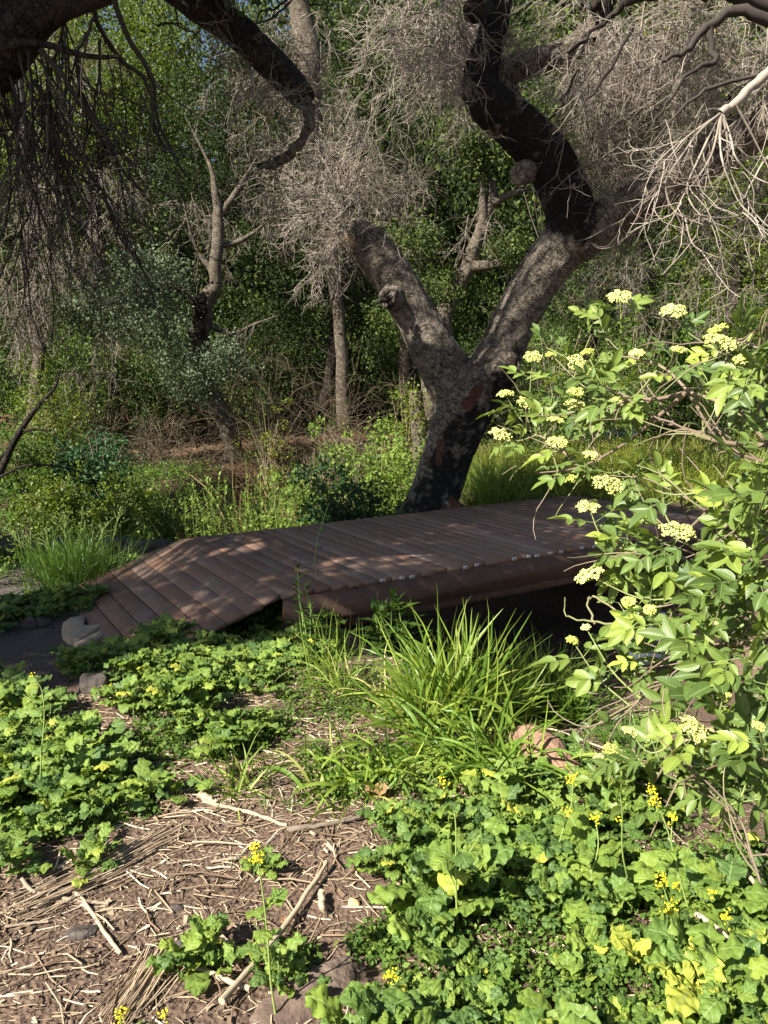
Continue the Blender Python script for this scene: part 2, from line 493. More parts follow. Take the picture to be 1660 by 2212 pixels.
gx = axis(-260, 260, .06, 4.2, 1.09)
gy = axis(-40, 320, .06, 5.2, 1.05) + 2.0
X, Y = np.meshgrid(gx, gy)
Z = H(X, Y)
near = (np.abs(X) < 4.5) & (Y < 8) & (Y > 0)
Z = Z + near * (rng.random(X.shape) - .5) * .014
s_ = (X - K1[0]) * BA[0] + (Y - K1[1]) * BA[1]
w_ = (X - K1[0]) * BB[0] + (Y - K1[1]) * BB[1]
zone = np.zeros(X.shape + (3,))
zone[..., 0] = sm(11, 14, Y + wav(X, Y, .7, 1) * 1.5) * (1 - sm(2.2, 4.0, X - .05 * Y + wav(X, Y, .5, 2)))
zone[..., 1] = sm(11, 13.5, Y) * sm(2.2, 4.0, X - .05 * Y + wav(X, Y, .5, 2)) * (1 - sm(25, 30, Y))
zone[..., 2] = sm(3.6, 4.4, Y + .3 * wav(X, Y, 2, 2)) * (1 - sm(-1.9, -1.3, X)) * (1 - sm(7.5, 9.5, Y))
mb = MB()
ny, nx = X.shape
idx = np.arange(ny * nx).reshape(ny, nx)
f = np.stack([idx[:-1, :-1], idx[:-1, 1:], idx[1:, 1:], idx[1:, :-1]], -1).reshape(-1, 4)
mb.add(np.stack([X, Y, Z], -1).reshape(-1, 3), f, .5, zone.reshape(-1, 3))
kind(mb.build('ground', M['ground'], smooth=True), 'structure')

# sky and sun -------------------------------------------------------
SUN = unit(A([-.60, -.48, .64]))
w = bpy.data.worlds.new('World'); sc.world = w
w.use_nodes = True
nt = w.node_tree
sky = nt.nodes.new('ShaderNodeTexSky'); sky.sky_type = 'NISHITA'; sky.sun_disc = False
sky.sun_elevation = math.asin(SUN[2]); sky.sun_rotation = math.atan2(SUN[0], SUN[1])
bg = nt.nodes['Background']; bg.inputs[1].default_value = .05
nt.links.new(sky.outputs[0], bg.inputs[0])
sl = bpy.data.lights.new('sun', 'SUN'); sl.energy = 5.0; sl.angle = math.radians(.53); sl.color = (1, .94, .84)
so = bpy.data.objects.new('sun', sl); COL.objects.link(so)
so.rotation_euler = Vector(SUN).to_track_quat('Z', 'Y').to_euler()
so.location = (-8, -4, 12)
sc.view_settings.view_transform = 'Standard'; sc.view_settings.look = 'None'
sc.view_settings.exposure = 1.55
c = sc.cycles
c.max_bounces = 5; c.diffuse_bounces = 3; c.glossy_bounces = 2; c.transmission_bounces = 3; c.transparent_max_bounces = 4
c.sample_clamp_indirect = 4

# ================================================================== FOOTBRIDGE
def BP(s, w, z=0.0):
    p = K1 + BA * s + BB * w
    return A([p[0], p[1], z])

bridge = thing('footbridge', 'low redwood plank footbridge with a short ramp, crossing the creek bed', 'footbridge', BP(2.5, -DW / 2, -.3))

def box(mb, c, ax, ay, az, hx, hy, hz, tint=.5, bev=.0, bk0=None):
    """box with optionally chamfered top edges; axes are unit vectors"""
    ax, ay, az = A(ax), A(ay), A(az)
    if bev:
        prof = [(-hx, -hz), (hx, -hz), (hx, hz - bev), (hx - bev, hz), (-hx + bev, hz), (-hx, hz - bev)]
    else:
        prof = [(-hx, -hz), (hx, -hz), (hx, hz), (-hx, hz)]
    k = len(prof)
    v = []; b = []
    for e in (-hy, hy):
        for x, z in prof:
            v.append(c + ax * x + ay * e + az * z)
            b.append([x, e, 0])
    b = A(b)
    if bk0 is not None: b = b + A(bk0)
    q = [[i, (i + 1) % k, (i + 1) % k + k, i + k] for i in range(k)]
    mb.add(v, q, tint, b)
    caps = []
    for o, rev in ((0, True), (k, False)):
        for i in range(1, k - 1):
            caps.append([o, o + i, o + i + 1] if not rev else [o, o + i + 1, o + i])
    mb.f3.append(A(caps) + mb.n - 2 * k)

mb = MB(); endcaps = []
bw = .1395
nb = int(DL / bw)
ZA = A([0, 0, 1.])
for i in range(nb):
    s = (i + .5) * bw
    j = rng.normal() * .008
    hw = bw / 2 - rng.uniform(.0018, .0045)
    cz = -.019 + rng.normal() * .0012
    t = np.clip(.45 + rng.normal() * .24, 0, 1)
    box(mb, BP(s, -DW / 2 + j, cz), A([*BA, 0]), A([*BB, 0]), ZA, hw, DW / 2 + .03, .019, t, .003, (0, rng.random() * 5, rng.random() * 40))
    endcaps.append((s, -DW - .03 + j, cz))
# ramp
RL, RZ = 1.16, -.36
rn = 8
ra = unit(A([-BA[0] * RL, -BA[1] * RL, RZ]))
rup = unit(np.cross(A([*BB, 0]), ra)); rup = rup if rup[2] > 0 else -rup
rl = math.hypot(RL, RZ)
for i in range(rn):
    d = (i + .5) * rl / rn
    c0 = BP(0, -DW / 2, -.019) + ra * d
    hw = rl / rn / 2 - rng.uniform(.002, .005)
    j = rng.normal() * .012
    jj = -.12 if i == rn - 1 else 0
    box(mb, c0 + A([*BB, 0]) * (j + jj), -ra, A([*BB, 0]), rup, hw, DW / 2 + .02, .019, np.clip(.4 + rng.normal() * .18, 0, 1), .003, (0, rng.random() * 5, rng.random() * 40))
deck = mb.build('deck', M['deck'], bridge)
mb = MB()
for wv_, tt in ((-DW - .012, .45), (-DW / 2, .5), (.012, .5)):
    box(mb, BP(DL / 2, wv_, -.040 - .118), A([*BA, 0]), A([*BB, 0]), ZA, DL / 2 - .02, .020, .117, tt, .004)
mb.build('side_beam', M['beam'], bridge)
mb = MB()
for wv_ in (-DW + .06, -.06):
    box(mb, BP(DL / 2 + .2, wv_, -.277 - .046), A([*BA, 0]), A([*BB, 0]), ZA, DL / 2 - .35, .045, .045, .75, .004)
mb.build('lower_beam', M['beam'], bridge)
for s in (1.0, 4.9):
    mb = MB()
    box(mb, BP(s, -DW / 2, -.42), A([*BA, 0]), A([*BB, 0]), ZA, .09, DW / 2 - .1, .05, .3, .004)
    for wv_ in (-DW + .25, -.25):
        box(mb, BP(s, wv_, -1.07), A([*BA, 0]), A([*BB, 0]), ZA, .07, .07, .60, .3, .004)
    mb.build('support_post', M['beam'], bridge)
# stapled paper tags on the board ends
for i in list(range(6, 9)) + list(range(11, 14)) + list(range(16, 37)):
    if rng.random() < .17: continue
    s, wv_, cz = endcaps[i]
    mb = MB(); c0 = BP(s + rng.uniform(-.03, .03), wv_ - .003, cz + rng.uniform(-.006, .003))
    a = rng.normal() * .08
    ax = A([*BA, 0]) * math.cos(a) + ZA * math.sin(a); az = np.cross(ax, A([*BB, 0])); az = az if az[2] > 0 else -az
    box(mb, c0, ax, A([*BB, 0]), az, .023, .0012, .0115, rng.random())
    tg = mb.build('paper_tag', M['white'], bridge)
    mb = MB()
    for k in range(4):
        box(mb, c0 + ax * (-.013 + .0085 * k) - A([*BB, 0]) * .0022, ax, A([*BB, 0]), az, .0026, .0009, .0045 + .002 * (k % 2), .5)
    mb.build('print', M['ink'], tg)

# ================================================================== TREES: trunks
def limb_mesh(paths, voxel, sides=18, rough=.012, freq=9):
    """merge limbs (list of (pts, rad)) into one skin; returns verts, quads, bark coordinates"""
    mb = MB()
    for p, r in paths:
        tubes(mb, p, r, sides, .5, cap=True)
    me = mb.mesh('limb_tmp', [])
    o = bpy.data.objects.new('limb_tmp', me); COL.objects.link(o)
    m = o.modifiers.new('r', 'REMESH'); m.mode = 'VOXEL'; m.voxel_size = voxel
    m = o.modifiers.new('s', 'SMOOTH'); m.iterations = 6; m.factor = .5
    dg = bpy.context.evaluated_depsgraph_get(); dg.update()
    me2 = bpy.data.meshes.new_from_object(o.evaluated_get(dg))
    n = len(me2.vertices)
    v = np.zeros(n * 3, np.float32); me2.vertices.foreach_get('co', v); v = v.reshape(-1, 3).astype(float)
    nr = np.zeros(n * 3, np.float32); me2.vertices.foreach_get('normal', nr); nr = nr.reshape(-1, 3).astype(float)
    q = np.array([list(p.vertices) for p in me2.polygons if len(p.vertices) == 4])
    bpy.data.objects.remove(o); bpy.data.meshes.remove(me); bpy.data.meshes.remove(me2)
    # nearest centreline
    best = np.full(n, 1e9); bk = np.zeros((n, 3)); off = 0.0
    for p, r in paths:
        pd = smooth_path(np.hstack([p, r[:, None]]), len(p) * 5)
        pp, rr = pd[:, :3], pd[:, 3]
        ln = np.concatenate([[0], np.cumsum(np.linalg.norm(np.diff(pp, axis=0), axis=1))]) + off
        tan = unit(np.gradient(pp, axis=0)); u = unit(np.cross(tan, A([.2, .9, .3]))); w2 = np.cross(tan, u)
        for k0 in range(0, n, 20000):
            vv = v[k0:k0 + 20000]
            d = np.linalg.norm(vv[:, None] - pp[None], axis=2)
            i = (d / rr[None]).argmin(1); dd = d[np.arange(len(vv)), i] / rr[i]
            rel = vv - pp[i]
            x = (rel * u[i]).sum(1); y = (rel * w2[i]).sum(1); zz = (rel * tan[i]).sum(1)
            an = np.hypot(x, y) + 1e-6
            ok = dd < best[k0:k0 + 20000]
            cand = np.stack([x / an * rr[i], y / an * rr[i], ln[i] + zz], 1)
            b_ = bk[k0:k0 + 20000]; b_[ok] = cand[ok]
            bb = best[k0:k0 + 20000]; bb[ok] = dd[ok]
        off += ln[-1] + 3
    h = A([mnoise.noise(Vector((a * freq, b * freq, c2 * freq * .35))) + .6 * mnoise.noise(Vector((a * freq * 2.7, b * freq * 2.7, c2 * freq * 1.4))) for a, b, c2 in bk])
    v = v + nr * (h * rough)[:, None]
    return v, q, bk

# ---- the big forked oak behind the bridge ----------------------------
oakbase = G(925, 1108)
D = 9.9
trunk = [(915, 1150, D, 74), (938, 1075, D, 56), (962, 1000, D, 54), (985, 930, D, 59), (1004, 870, D, 68), (1012, 830, D, 66)]
left = [(1010, 880, D, 62), (975, 820, D, 57), (935, 750, D - .05, 48), (897, 680, D - .1, 45), (855, 610, D - .15, 44), (812, 550, D - .2, 43), (772, 505, D - .25, 38), (752, 485, D - .27, 27)]
right = [(1010, 880, D, 56), (1055, 815, D, 56), (1085, 755, D, 49), (1118, 680, D - .05, 47), (1160, 605, D - .1, 48), (1205, 545, D - .15, 51), (1245, 495, D - .2, 54)]
upl = [(1235, 510, D - .2, 52), (1228, 440, D - .25, 50), (1185, 345, D - .35, 49), (1115, 272, D - .5, 46), (1050, 215, D - .6, 42), (1038, 160, D - .65, 34), (1058, 95, D - .7, 30), (1075, 20, D - .75, 27), (1085, -60, D - .8, 25)]
upr = [(1150, 300, D - .3, 36), (1112, 240, D - .3, 30), (1085, 190, D - .3, 27), (1092, 158, D - .32, 27), (1150, 134, D - .4, 26), (1222, 108, D - .5, 24), (1285, 62, D - .6, 22), (1305, 5, D - .7, 20), (1310, -60, D - .8, 18)]
bigr = [(1240, 520, D - .2, 54), (1290, 487, D - .3, 47), (1335, 462, D - .4, 42), (1405, 418, D - .7, 41), (1480, 372, D - 1, 43), (1560, 322, D - 1.3, 44), (1660, 262, D - 1.7, 44), (1780, 190, D - 2.1, 42)]
nub = [(1140, 370, D - .6, 26), (1117, 378, D - .75, 19)]
burl = [(1080, 800, D - .15, 46), (1100, 790, D - .35, 30)]
knot = [(850, 640, D - .3, 30), (836, 645, D - .52, 20)]
toes = [[(930, 1090, D, 40), (885, 1112, D, 26), (868, 1128, D, 16)], [(950, 1090, D - .1, 38), (985, 1112, D - .3, 26), (1000, 1128, D - .3, 18)]]
OAKP = [pxpath(s) for s in (trunk, left, right, upl, upr, bigr, nub, burl, knot, *toes)]
v, q, bk = limb_mesh(OAKP, .021, 20, .016, 9)
mark = np.zeros((len(v), 3))
def spot(px, py, d, rpx, ch, amt=1.0, stretch=1.0, ang=0.0):
    c0 = P(px, py, d - .0)
    # compare directions from where the stain sits: distance in the plane across the limb
    dx = v - c0
    r0 = rpx * d / FPX
    xx = dx[:, 0] * math.cos(ang) + dx[:, 2] * math.sin(ang); zz = -dx[:, 0] * math.sin(ang) + dx[:, 2] * math.cos(ang)
    dd = np.sqrt((xx) ** 2 + (zz / stretch) ** 2 + (dx[:, 1] * .6) ** 2) / r0
    mark[:, ch] = np.maximum(mark[:, ch], amt * np.clip(1.5 - dd, 0, 1))
for a in [(1060, 900, D, 60), (1040, 960, D - .2, 55), (1010, 1010, D - .2, 52), (990, 1070, D - .2, 50), (930, 1090, D - .2, 50), (1095, 830, D - .2, 50), (1075, 860, D - .2, 45), (960, 1040, D - .3, 45),
          (1110, 760, D - .1, 26), (1130, 720, D + .2, 30), (960, 1000, D - .3, 50), (930, 1060, D - .3, 50), (900, 1105, D - .3, 40), (985, 940, D - .35, 45), (1020, 905, D - .4, 40)]:
    spot(*a, 0, .66)
for a in [(1235, 450, D - .4, 60), (1195, 360, D - .4, 62), (1130, 290, D - .5, 60), (1060, 225, D - .6, 56), (1035, 150, D - .7, 50), (1060, 90, D - .7, 48), (1078, 10, D - .8, 50), (1085, -50, D - .8, 50), (1250, 515, D - .3, 30)]:
    spot(*a, 0, .95)
spot(1290, 90, D - .5, 34, 0, .9); spot(1200, 140, D - .4, 24, 0, .8); spot(1310, 10, D - .7, 30, 0, .9)
for a in [(1030, 848, D - .4, 13, 1.5, 2.2, -.5), (1012, 872, D - .45, 15, 1.5, 1.2), (950, 960, D - .35, 11, 1.5, 1.6), (948, 990, D - .35, 9, 1.5, 2.6), (985, 1085, D - .4, 17, 1.4, 1.6), (935, 1035, D - .4, 8, 1.3, 2.4)]:
    spot(a[0], a[1], a[2], a[3], 1, a[4] * .75, a[5], a[6] if len(a) > 6 else 0)
for a in [(866, 690, D - .42, 9, 3.0, .35), (1065, 783, D - .5, 13, .6, 0), (755, 520, D - .5, 13, 1.6, .5), (768, 548, D - .5, 9, 2, .5), (888, 748, D + .2, 8, 2, .4), (768, 500, D - .55, 8, 1.5, 0)]:
    spot(a[0], a[1], a[2], a[3], 2, 1.15, a[4], a[5])
mb = MB(); mb.add(v, q, .5, bk)
oak = thing('oak_tree', 'big half-dead oak leaning behind the bridge, forked trunk with grey cracked bark and charred limbs', 'tree', oakbase)
tr = mb.build('trunk', M['bark'], oak, True)
at = tr.data.attributes.new('mark', 'FLOAT_VECTOR', 'POINT'); at.data.foreach_set('vector', mark.astype(np.float32).ravel())

def cutface(px, py, d, rpx, axis_dir, stub, parent, length=.25, mat='cutwood'):
    """short sawn-off stub with a pale end"""
    c0 = P(px, py, d); r = rpx * d / FPX
    mb = MB()
    st = [c0 - axis_dir * length, c0 - axis_dir * .01, c0]
    tubes(mb, A([smooth_path(st, 6)]), A([[r * 1.05] * 5 + [r * .98]]), 14, .4)
    o = mb.build('stub', M[stub], parent, True)
    mb = MB()
    a = np.arange(14) / 14 * 2 * math.pi
    u = unit(np.cross(axis_dir, A([.1, .2, .97]))); w2 = np.cross(axis_dir, u)
    ringv = c0 + axis_dir * .004 + (u[None] * np.cos(a)[:, None] + w2[None] * np.sin(a)[:, None]) * r * (.97 + .06 * rng.random((14, 1)))
    vv = np.vstack([ringv, c0 + axis_dir * .006])
    mb.add(vv, [[i, (i + 1) % 14, 14] for i in range(14)], rng.random(15))
    mb.build('cut_face', M[mat], o)
cutface(1025, 22, D - 1.25, 22, unit(A([-.35, -.8, -.45])), 'darkbark', oak, .3)
cutface(1288, 8, D - 1.0, 11, unit(A([-.2, -.9, -.2])), 'darkbark', oak, .25)
cutface(1537, 65, 7.6, 8, unit(A([-.25, -.9, -.1])), 'darkbark', oak, .15)
# torn bark slab beside the fork and broken wood at the knot
def slabs(spec, parent, mat, name):
    mb = MB()
    for (x0, y0, x1, y1, d, wpx, th) in spec:
        a, b = P(x0, y0, d), P(x1, y1, d - .05)
        dirn = unit(b - a); L = np.linalg.norm(b - a); r = wpx * d / FPX
        n = 8
        pts = A([a + dirn * L * k / (n - 1) + A([0, -.03, .0]) * math.sin(k * .8) for k in range(n)])
        side = unit(np.cross(dirn, A([0, -1, 0])))
        nn = np.cross(side, dirn)
        for k in range(n - 1):
            pass
        prof = [(-1, 0), (-.5, .35), (0, .5), (.5, .3), (1, 0), (.4, -.4), (-.4, -.4)]
        vv = []
        for k in range(n):
            wk = r * (math.sin(math.pi * (k + .6) / (n + .3)) ** .5) * rng.uniform(.75, 1.15)
            for x, z in prof:
                vv.append(pts[k] + side * x * wk + nn * (z * th + rng.normal() * .004))
        m = len(prof)
        ff = [[k * m + i, k * m + (i + 1) % m, (k + 1) * m + (i + 1) % m, (k + 1) * m + i] for k in range(n - 1) for i in range(m)]
        bkv = [[x * r, z * th, k * L / n] for k in range(n) for x, z in prof]
        mb.add(vv, ff, rng.random(), bkv)
    return mb.build(name, M[mat], parent)
slabs([(1085, 812, 1118, 768, D - .55, 13, .05), (1078, 835, 1122, 800, D - .5, 10, .04), (1092, 822, 1116, 812, D - .62, 9, .03)], oak, 'darkbark', 'torn_bark')
slabs([(822, 652, 848, 640, D - .58, 7, .03), (826, 640, 842, 628, D - .6, 4, .03), (838, 650, 852, 668, D - .55, 7, .02)], oak, 'darkbark', 'knot_hole')

# dead twigs on the oak
def region(px, py, d, rx, ry, k, dz=.6):
    a = rng.random(k) * 2 * math.pi; r = rng.random(k) ** .5
    return A([P(px + rx * r[i] * math.cos(a[i]), py + ry * r[i] * math.sin(a[i]), d + rng.normal() * dz * .5) for i in range(k)])
def along(spec, k, lo=0., hi=1.):
    p, r = pxpath(spec, 60)
    i = (lo * 59 + rng.random(k) * (hi - lo) * 59).astype(int)
    return p[i] + rnd_dir(k) * r[i][:, None] * .8

# (a) broom on the broken left limb
mb = MB()
o = np.vstack([along(left, 14, .93, 1.0), region(740, 445, D - .25, 26, 36, 24, .2)])
dd = unit(A([-.05, .05, .85]) + rng.normal(size=(len(o), 3)) * A([.5, .4, .28]))
tangle(mb, o, dd, 1.25, (230, 900), .006, droop=(.13, .10, .06), curl=(.2, .34, .36))
mb.build('twig_broom', M['twig'], oak)
mb = MB()
o = along(left, 16, .93, 1.0); dd = unit(A([-.7, .1, .15]) + rng.normal(size=(16, 3)) * .4)
tangle(mb, o, dd, .9, (110, 520), .005, droop=(.24, .16, .1))
mb.build('twig_broom', M['twig'], oak)
# (b) curtain below the charred limb top
mb = MB()
o = np.vstack([region(940, 25, D - .3, 120, 75, 80), region(1010, 90, D + .35, 60, 60, 34), region(985, 40, D - .95, 60, 50, 10)])
dd = unit(A([0, -.1, -.5]) + rng.normal(size=(len(o), 3)) * .6)
tangle(mb, o, dd, .95, (620, 2900), .0058, droop=(.2, .14, .08), curl=(.3, .4, .42))
mb.build('twig_curtain', M['twig'], oak)
# (c) hanging mass right of the charred limb
mb = MB()
o = np.vstack([along(upr, 30, .62, 1.0), region(1325, 165, D + .2, 70, 90, 80), region(1315, 330, D + .3, 50, 130, 44)])
dd = unit(A([.1, -.1, -.6]) + rng.normal(size=(len(o), 3)) * .5)
tangle(mb, o, dd, 1.15, (800, 3400), .0058, droop=(.2, .15, .08), curl=(.28, .38, .42))
mb.build('twig_curtain', M['twig'], oak)
# (d) upper right
mb = MB()
o = np.vstack([region(1460, 40, D - 1.2, 150, 90, 80), region(1570, 110, D - 1.4, 110, 100, 56), region(1440, 180, D - .3, 80, 100, 44)])
dd = unit(A([0, -.05, -.35]) + rng.normal(size=(len(o), 3)) * .65)
tangle(mb, o, dd, 1.0, (760, 3200), .0058, droop=(.16, .12, .07), curl=(.3, .4, .42))
mb.build('twig_curtain', M['twig'], oak)
# thick dead branches at the upper right
mb = MB()
for sp in [[(1700, 60, 7.6, 12), (1590, 20, 7.6, 11), (1530, 60, 7.6, 9), (1480, 110, 7.6, 6), (1430, 130, 7.6, 4)],
           [(1530, 60, 7.6, 8), (1545, 130, 7.5, 6), (1500, 150, 7.4, 4), (1450, 210, 7.4, 3), (1400, 290, 7.4, 2)],
           [(1700, 20, 7.8, 16), (1560, -15, 7.8, 14), (1460, -30, 7.8, 12)],
           [(1460, -30, 7.8, 12), (1350, 10, 8.0, 7), (1290, 60, 8.2, 4), (1225, 115, 8.3, 3)],
           [(1640, 160, 7.2, 4), (1540, 190, 7.2, 4), (1470, 240, 7.2, 3), (1400, 330, 7.2, 2)],
           [(1250, 150, 8.6, 3), (1210, 230, 8.6, 3), (1180, 265, 8.6, 2)], [(1370, 60, 8, 3), (1300, 180, 8, 3), (1230, 260, 8, 2)]]:
    p, r = pxpath(sp)
    p = p + rng.normal(size=p.shape) * .012
    tubes(mb, p, r, 7, rng.uniform(.1, .5))
mb.build('dead_branch', M['darktwig'], oak, True)

# ---- drooping pale branch at the right edge ---------------------------
sx = thing('drooping_branch', 'pale bare branch drooping in front of the big oak limb, fanning into curved twigs', 'branch', P(1720, 120, 5.6))
mb = MB()
main = [(1900, 20, 5.7, 16), (1780, 80, 5.7, 14), (1700, 128, 5.65, 13), (1640, 175, 5.6, 11), (1590, 222, 5.55, 10), (1556, 245, 5.5, 9)]
p, r = pxpath(main); tubes(mb, p + rng.normal(size=p.shape) * .004, r * .85 * (1 + .08 * rng.normal(size=r.shape)), 9, .7)
fan = [[(1556, 245), (1510, 285), (1478, 330), (1442, 385), (1443, 428), (1465, 462), (1520, 485)],
       [(1556, 245), (1530, 300), (1502, 360), (1486, 400), (1494, 440), (1530, 478), (1590, 520)],
       [(1560, 248), (1556, 300), (1562, 350), (1580, 400), (1600, 440), (1640, 480)],
       [(1562, 246), (1580, 300), (1590, 340), (1622, 375), (1660, 395), (1700, 400)],
       [(1558, 246), (1545, 310), (1530, 350), (1500, 395), (1478, 420), (1455, 470), (1432, 500)],
       [(1556, 246), (1520, 270), (1480, 300), (1440, 345), (1400, 360), (1380, 352)],
       [(1562, 246), (1572, 300), (1575, 360), (1600, 420), (1605, 460), (1560, 470), (1500, 462)],
       [(1590, 225), (1620, 280), (1650, 340), (1690, 420)], [(1700, 130), (1660, 200), (1650, 260), (1670, 330)],
       [(1760, 300), (1670, 330), (1630, 385), (1615, 425), (1640, 470), (1700, 520)],
       [(1442, 385), (1425, 410), (1410, 425)], [(1465, 462), (1480, 470), (1500, 530), (1560, 560)]]
FP = []
for k, sp in enumerate(fan):
    d0 = 5.5 + rng.normal() * .08
    pp = smooth_path(A([P(a, b, d0 - .05 * i + rng.normal() * .03) for i, (a, b) in enumerate(sp)]), 22)
    tubes(mb, pp, (np.linspace(.0085, .003, 22) * (1 + .12 * rng.normal(size=22)))[None], 6, rng.uniform(.2, .8))
    FP.append(pp)
FP = A(FP)
o, dd = pick(FP, 55, .2)
p = grow(o, unit(dd + rnd_dir(55) * .8), .5, 8, .12, .3); tubes(mb, p, np.linspace(.004, .002, 8)[None], 4, rng.uniform(.3, 1, 55))
o, dd = pick(p, 150, .2); p = grow(o, unit(dd + rnd_dir(150) * .9), .2, 6, .05, .4); tubes(mb, p, np.linspace(.0024, .0014, 6)[None], 3, rng.uniform(.3, 1, 150))
mb.build('branch', M['twig'], sx, True)
mb = MB()
o = A([P(rng.uniform(1600, 1720), rng.uniform(300, 430), 6.0 + rng.normal() * .2) for _ in range(26)])
dd = unit(A([-.2, 0, -.6]) + rng.normal(size=(26, 3)) * .5)
tangle(mb, o, dd, .9, (90, 260), .0055, droop=(.12, .1, .06), tint=(.0, .5))
mb.build('twigs', M['darktwig'], sx)

# ---- the overhanging tree at the upper left ----------------------------
ob = A([-7.2, 6.2, float(H(-7.2, 6.2))])
over = thing('overhanging_tree', 'dark shaded tree reaching in overhead with thick limbs and long drooping bare branches', 'tree', ob)
l1 = [(-300, 330, 4.8, 80), (-120, 200, 4.7, 66), (0, 110, 4.6, 55), (60, 48, 4.55, 44), (120, 12, 4.5, 32), (220, -20, 4.5, 25), (330, -70, 4.5, 20)]
l2 = [(300, -90, 7.0, 34), (390, -22, 6.95, 34), (460, 28, 6.9, 34), (520, 72, 6.85, 33), (580, 130, 6.8, 31), (630, 182, 6.75, 30), (662, 216, 6.7, 26)]
l2b = [(655, 205, 6.7, 14), (668, 240, 6.7, 12), (667, 275, 6.68, 11), (645, 312, 6.65, 10), (612, 343, 6.62, 10), (580, 356, 6.6, 8), (555, 357, 6.6, 5)]
l3 = [(-260, 60, 4.9, 40), (-80, 38, 4.85, 30), (20, 30, 4.8, 24), (80, 18, 4.75, 24), (120, 12, 4.7, 22)]
l4 = [(-120, 190, 4.6, 16), (0, 110, 4.5, 12), (49, 92, 4.45, 8), (110, 98, 4.4, 6.5), (171, 117, 4.4, 5.5), (220, 123, 4.4, 4.5), (262, 121, 4.4, 3)]
tk = A([[*ob, .45], [-6.9, 6.1, 1.5, .36], [-6.2, 5.9, 3.0, .3], [-4.6, 5.3, 4.0, .26], [*P(-300, 330, 4.8), .23]])
tkp = smooth_path(tk, 16)
tk2 = A([[-6.9, 6.1, 1.6, .30], [-6.2, 6.4, 3.6, .24], [-4.2, 6.9, 5.6, .18], [*P(300, -90, 7.0), .145]])
tk2p = smooth_path(tk2, 14)
PS = [(tkp[:, :3], tkp[:, 3]), (tk2p[:, :3], tk2p[:, 3])] + [pxpath(s) for s in (l1, l2, l3)]
v, q, bk = limb_mesh(PS, .024, 16, .014, 9)
mb = MB(); mb.add(v, q, .5, bk); mb.build('trunk', M['darkbark'], over, True)
mb = MB()
p, r = pxpath(l2b); tubes(mb, p + rng.normal(size=p.shape) * .006, r * (1 + .12 * rng.normal(size=r.shape)), 9, .5)
mb.build('hooked_branch', M['palebark'], over, True)
mb = MB()
p, r = pxpath(l4); tubes(mb, p, r, 8, .5); mb.build('side_branch', M['darkbark'], over, True)
drp = [[(85, 105), (137, 166), (171, 220), (208, 264), (244, 330), (274, 379), (315, 415)],
       [(73, 171), (110, 232), (134, 281), (171, 337), (208, 391), (235, 440), (256, 508), (300, 560)],
       [(205, -10), (207, 37), (232, 90), (270, 140), (310, 165), (330, 220), (338, 290), (370, 330)],
       [(247, -10), (269, 61), (305, 122), (330, 171), (335, 220), (342, 264), (366, 318), (400, 380)],
       [(144, -10), (138, 40), (132, 85)], [(60, 110), (70, 200), (78, 320), (117, 318), (120, 360)],
       [(20, 110), (32, 240), (37, 370), (25, 460)], [(205, 37), (172, 110), (165, 150), (180, 215)],
       [(215, 85), (214, 160), (205, 215), (200, 250)], [(40, 105), (60, 180), (100, 260), (125, 330), (140, 352), (120, 400), (60, 440)],
       [(0, 140), (10, 240), (40, 320), (70, 400), (60, 470), (30, 520)], [(95, 105), (105, 190), (112, 260), (110, 330)],
       [(380, 0), (382, 45), (392, 60), (420, 70), (436, 95)], [(340, 55), (380, 50), (410, 62)], [(620, 0), (590, 20), (560, 30), (548, 95)],
       [(640, -10), (600, 30), (560, 50), (520, 62)]]
DP = []
for k, sp in enumerate(drp):
    d0 = (4.5 + rng.normal() * .12) if k < 12 else 6.7
    pp = smooth_path(A([P(a, b, d0 + .06 * i * (k < 12)) for i, (a, b) in enumerate(sp)]), 20) + rng.normal(size=(20, 3)) * .004
    r0 = (.017 if k < 4 else .010)
    mb = MB(); tubes(mb, pp, np.linspace(r0, r0 * .45, 20)[None], 6, rng.uniform(.0, .5)); DP.append(pp)
    mb.build('drooping_branch', M['darktwig'], over, True)
DP = A(DP[:12])
mb = MB()
o, dd = pick(DP, 90, .1)
p = grow(o, unit(dd * .8 + rnd_dir(90) * .6 + A([0, 0, -.5])), .95, 12, .12, .22)
tubes(mb, p, np.linspace(.0055, .0022, 12)[None] * rng.uniform(.7, 1.3, (90, 1)), 4, rng.uniform(0, .7, 90))
o = A([P(rng.uniform(-40, 120), rng.uniform(90, 260), rng.uniform(4.3, 5.2)) for _ in range(44)])
p2 = grow(o, unit(A([.12, 0, -1]) + rng.normal(size=(44, 3)) * .3), rng.uniform(.7, 1.9, 44), 12, .12, .2)
tubes(mb, p2, np.linspace(.0065, .0025, 12)[None] * rng.uniform(.6, 1.3, (44, 1)), 4, rng.uniform(0, .8, 44))
pa = np.vstack([p, p2])
o, dd = pick(pa, 420, .2); p = grow(o, unit(dd + rnd_dir(420) * .8), .38, 7, .1, .3)
tubes(mb, p, np.linspace(.0025, .0014, 7)[None], 3, rng.uniform(0, 1, 420))
mb.build('bare_twigs', M['darktwig'], over)
# twigs round the hooked branch
mb = MB()
o = np.vstack([along(l2b, 26), along(l2, 40, .3, 1.0)])
dd = unit(A([-.15, 0, .1]) + rng.normal(size=(len(o), 3)) * .7)
tangle(mb, o, dd, .62, (240, 700), .0045, droop=(.1, .1, .06), tint=(.2, .8))
mb.build('bare_twigs', M['twig'], over)
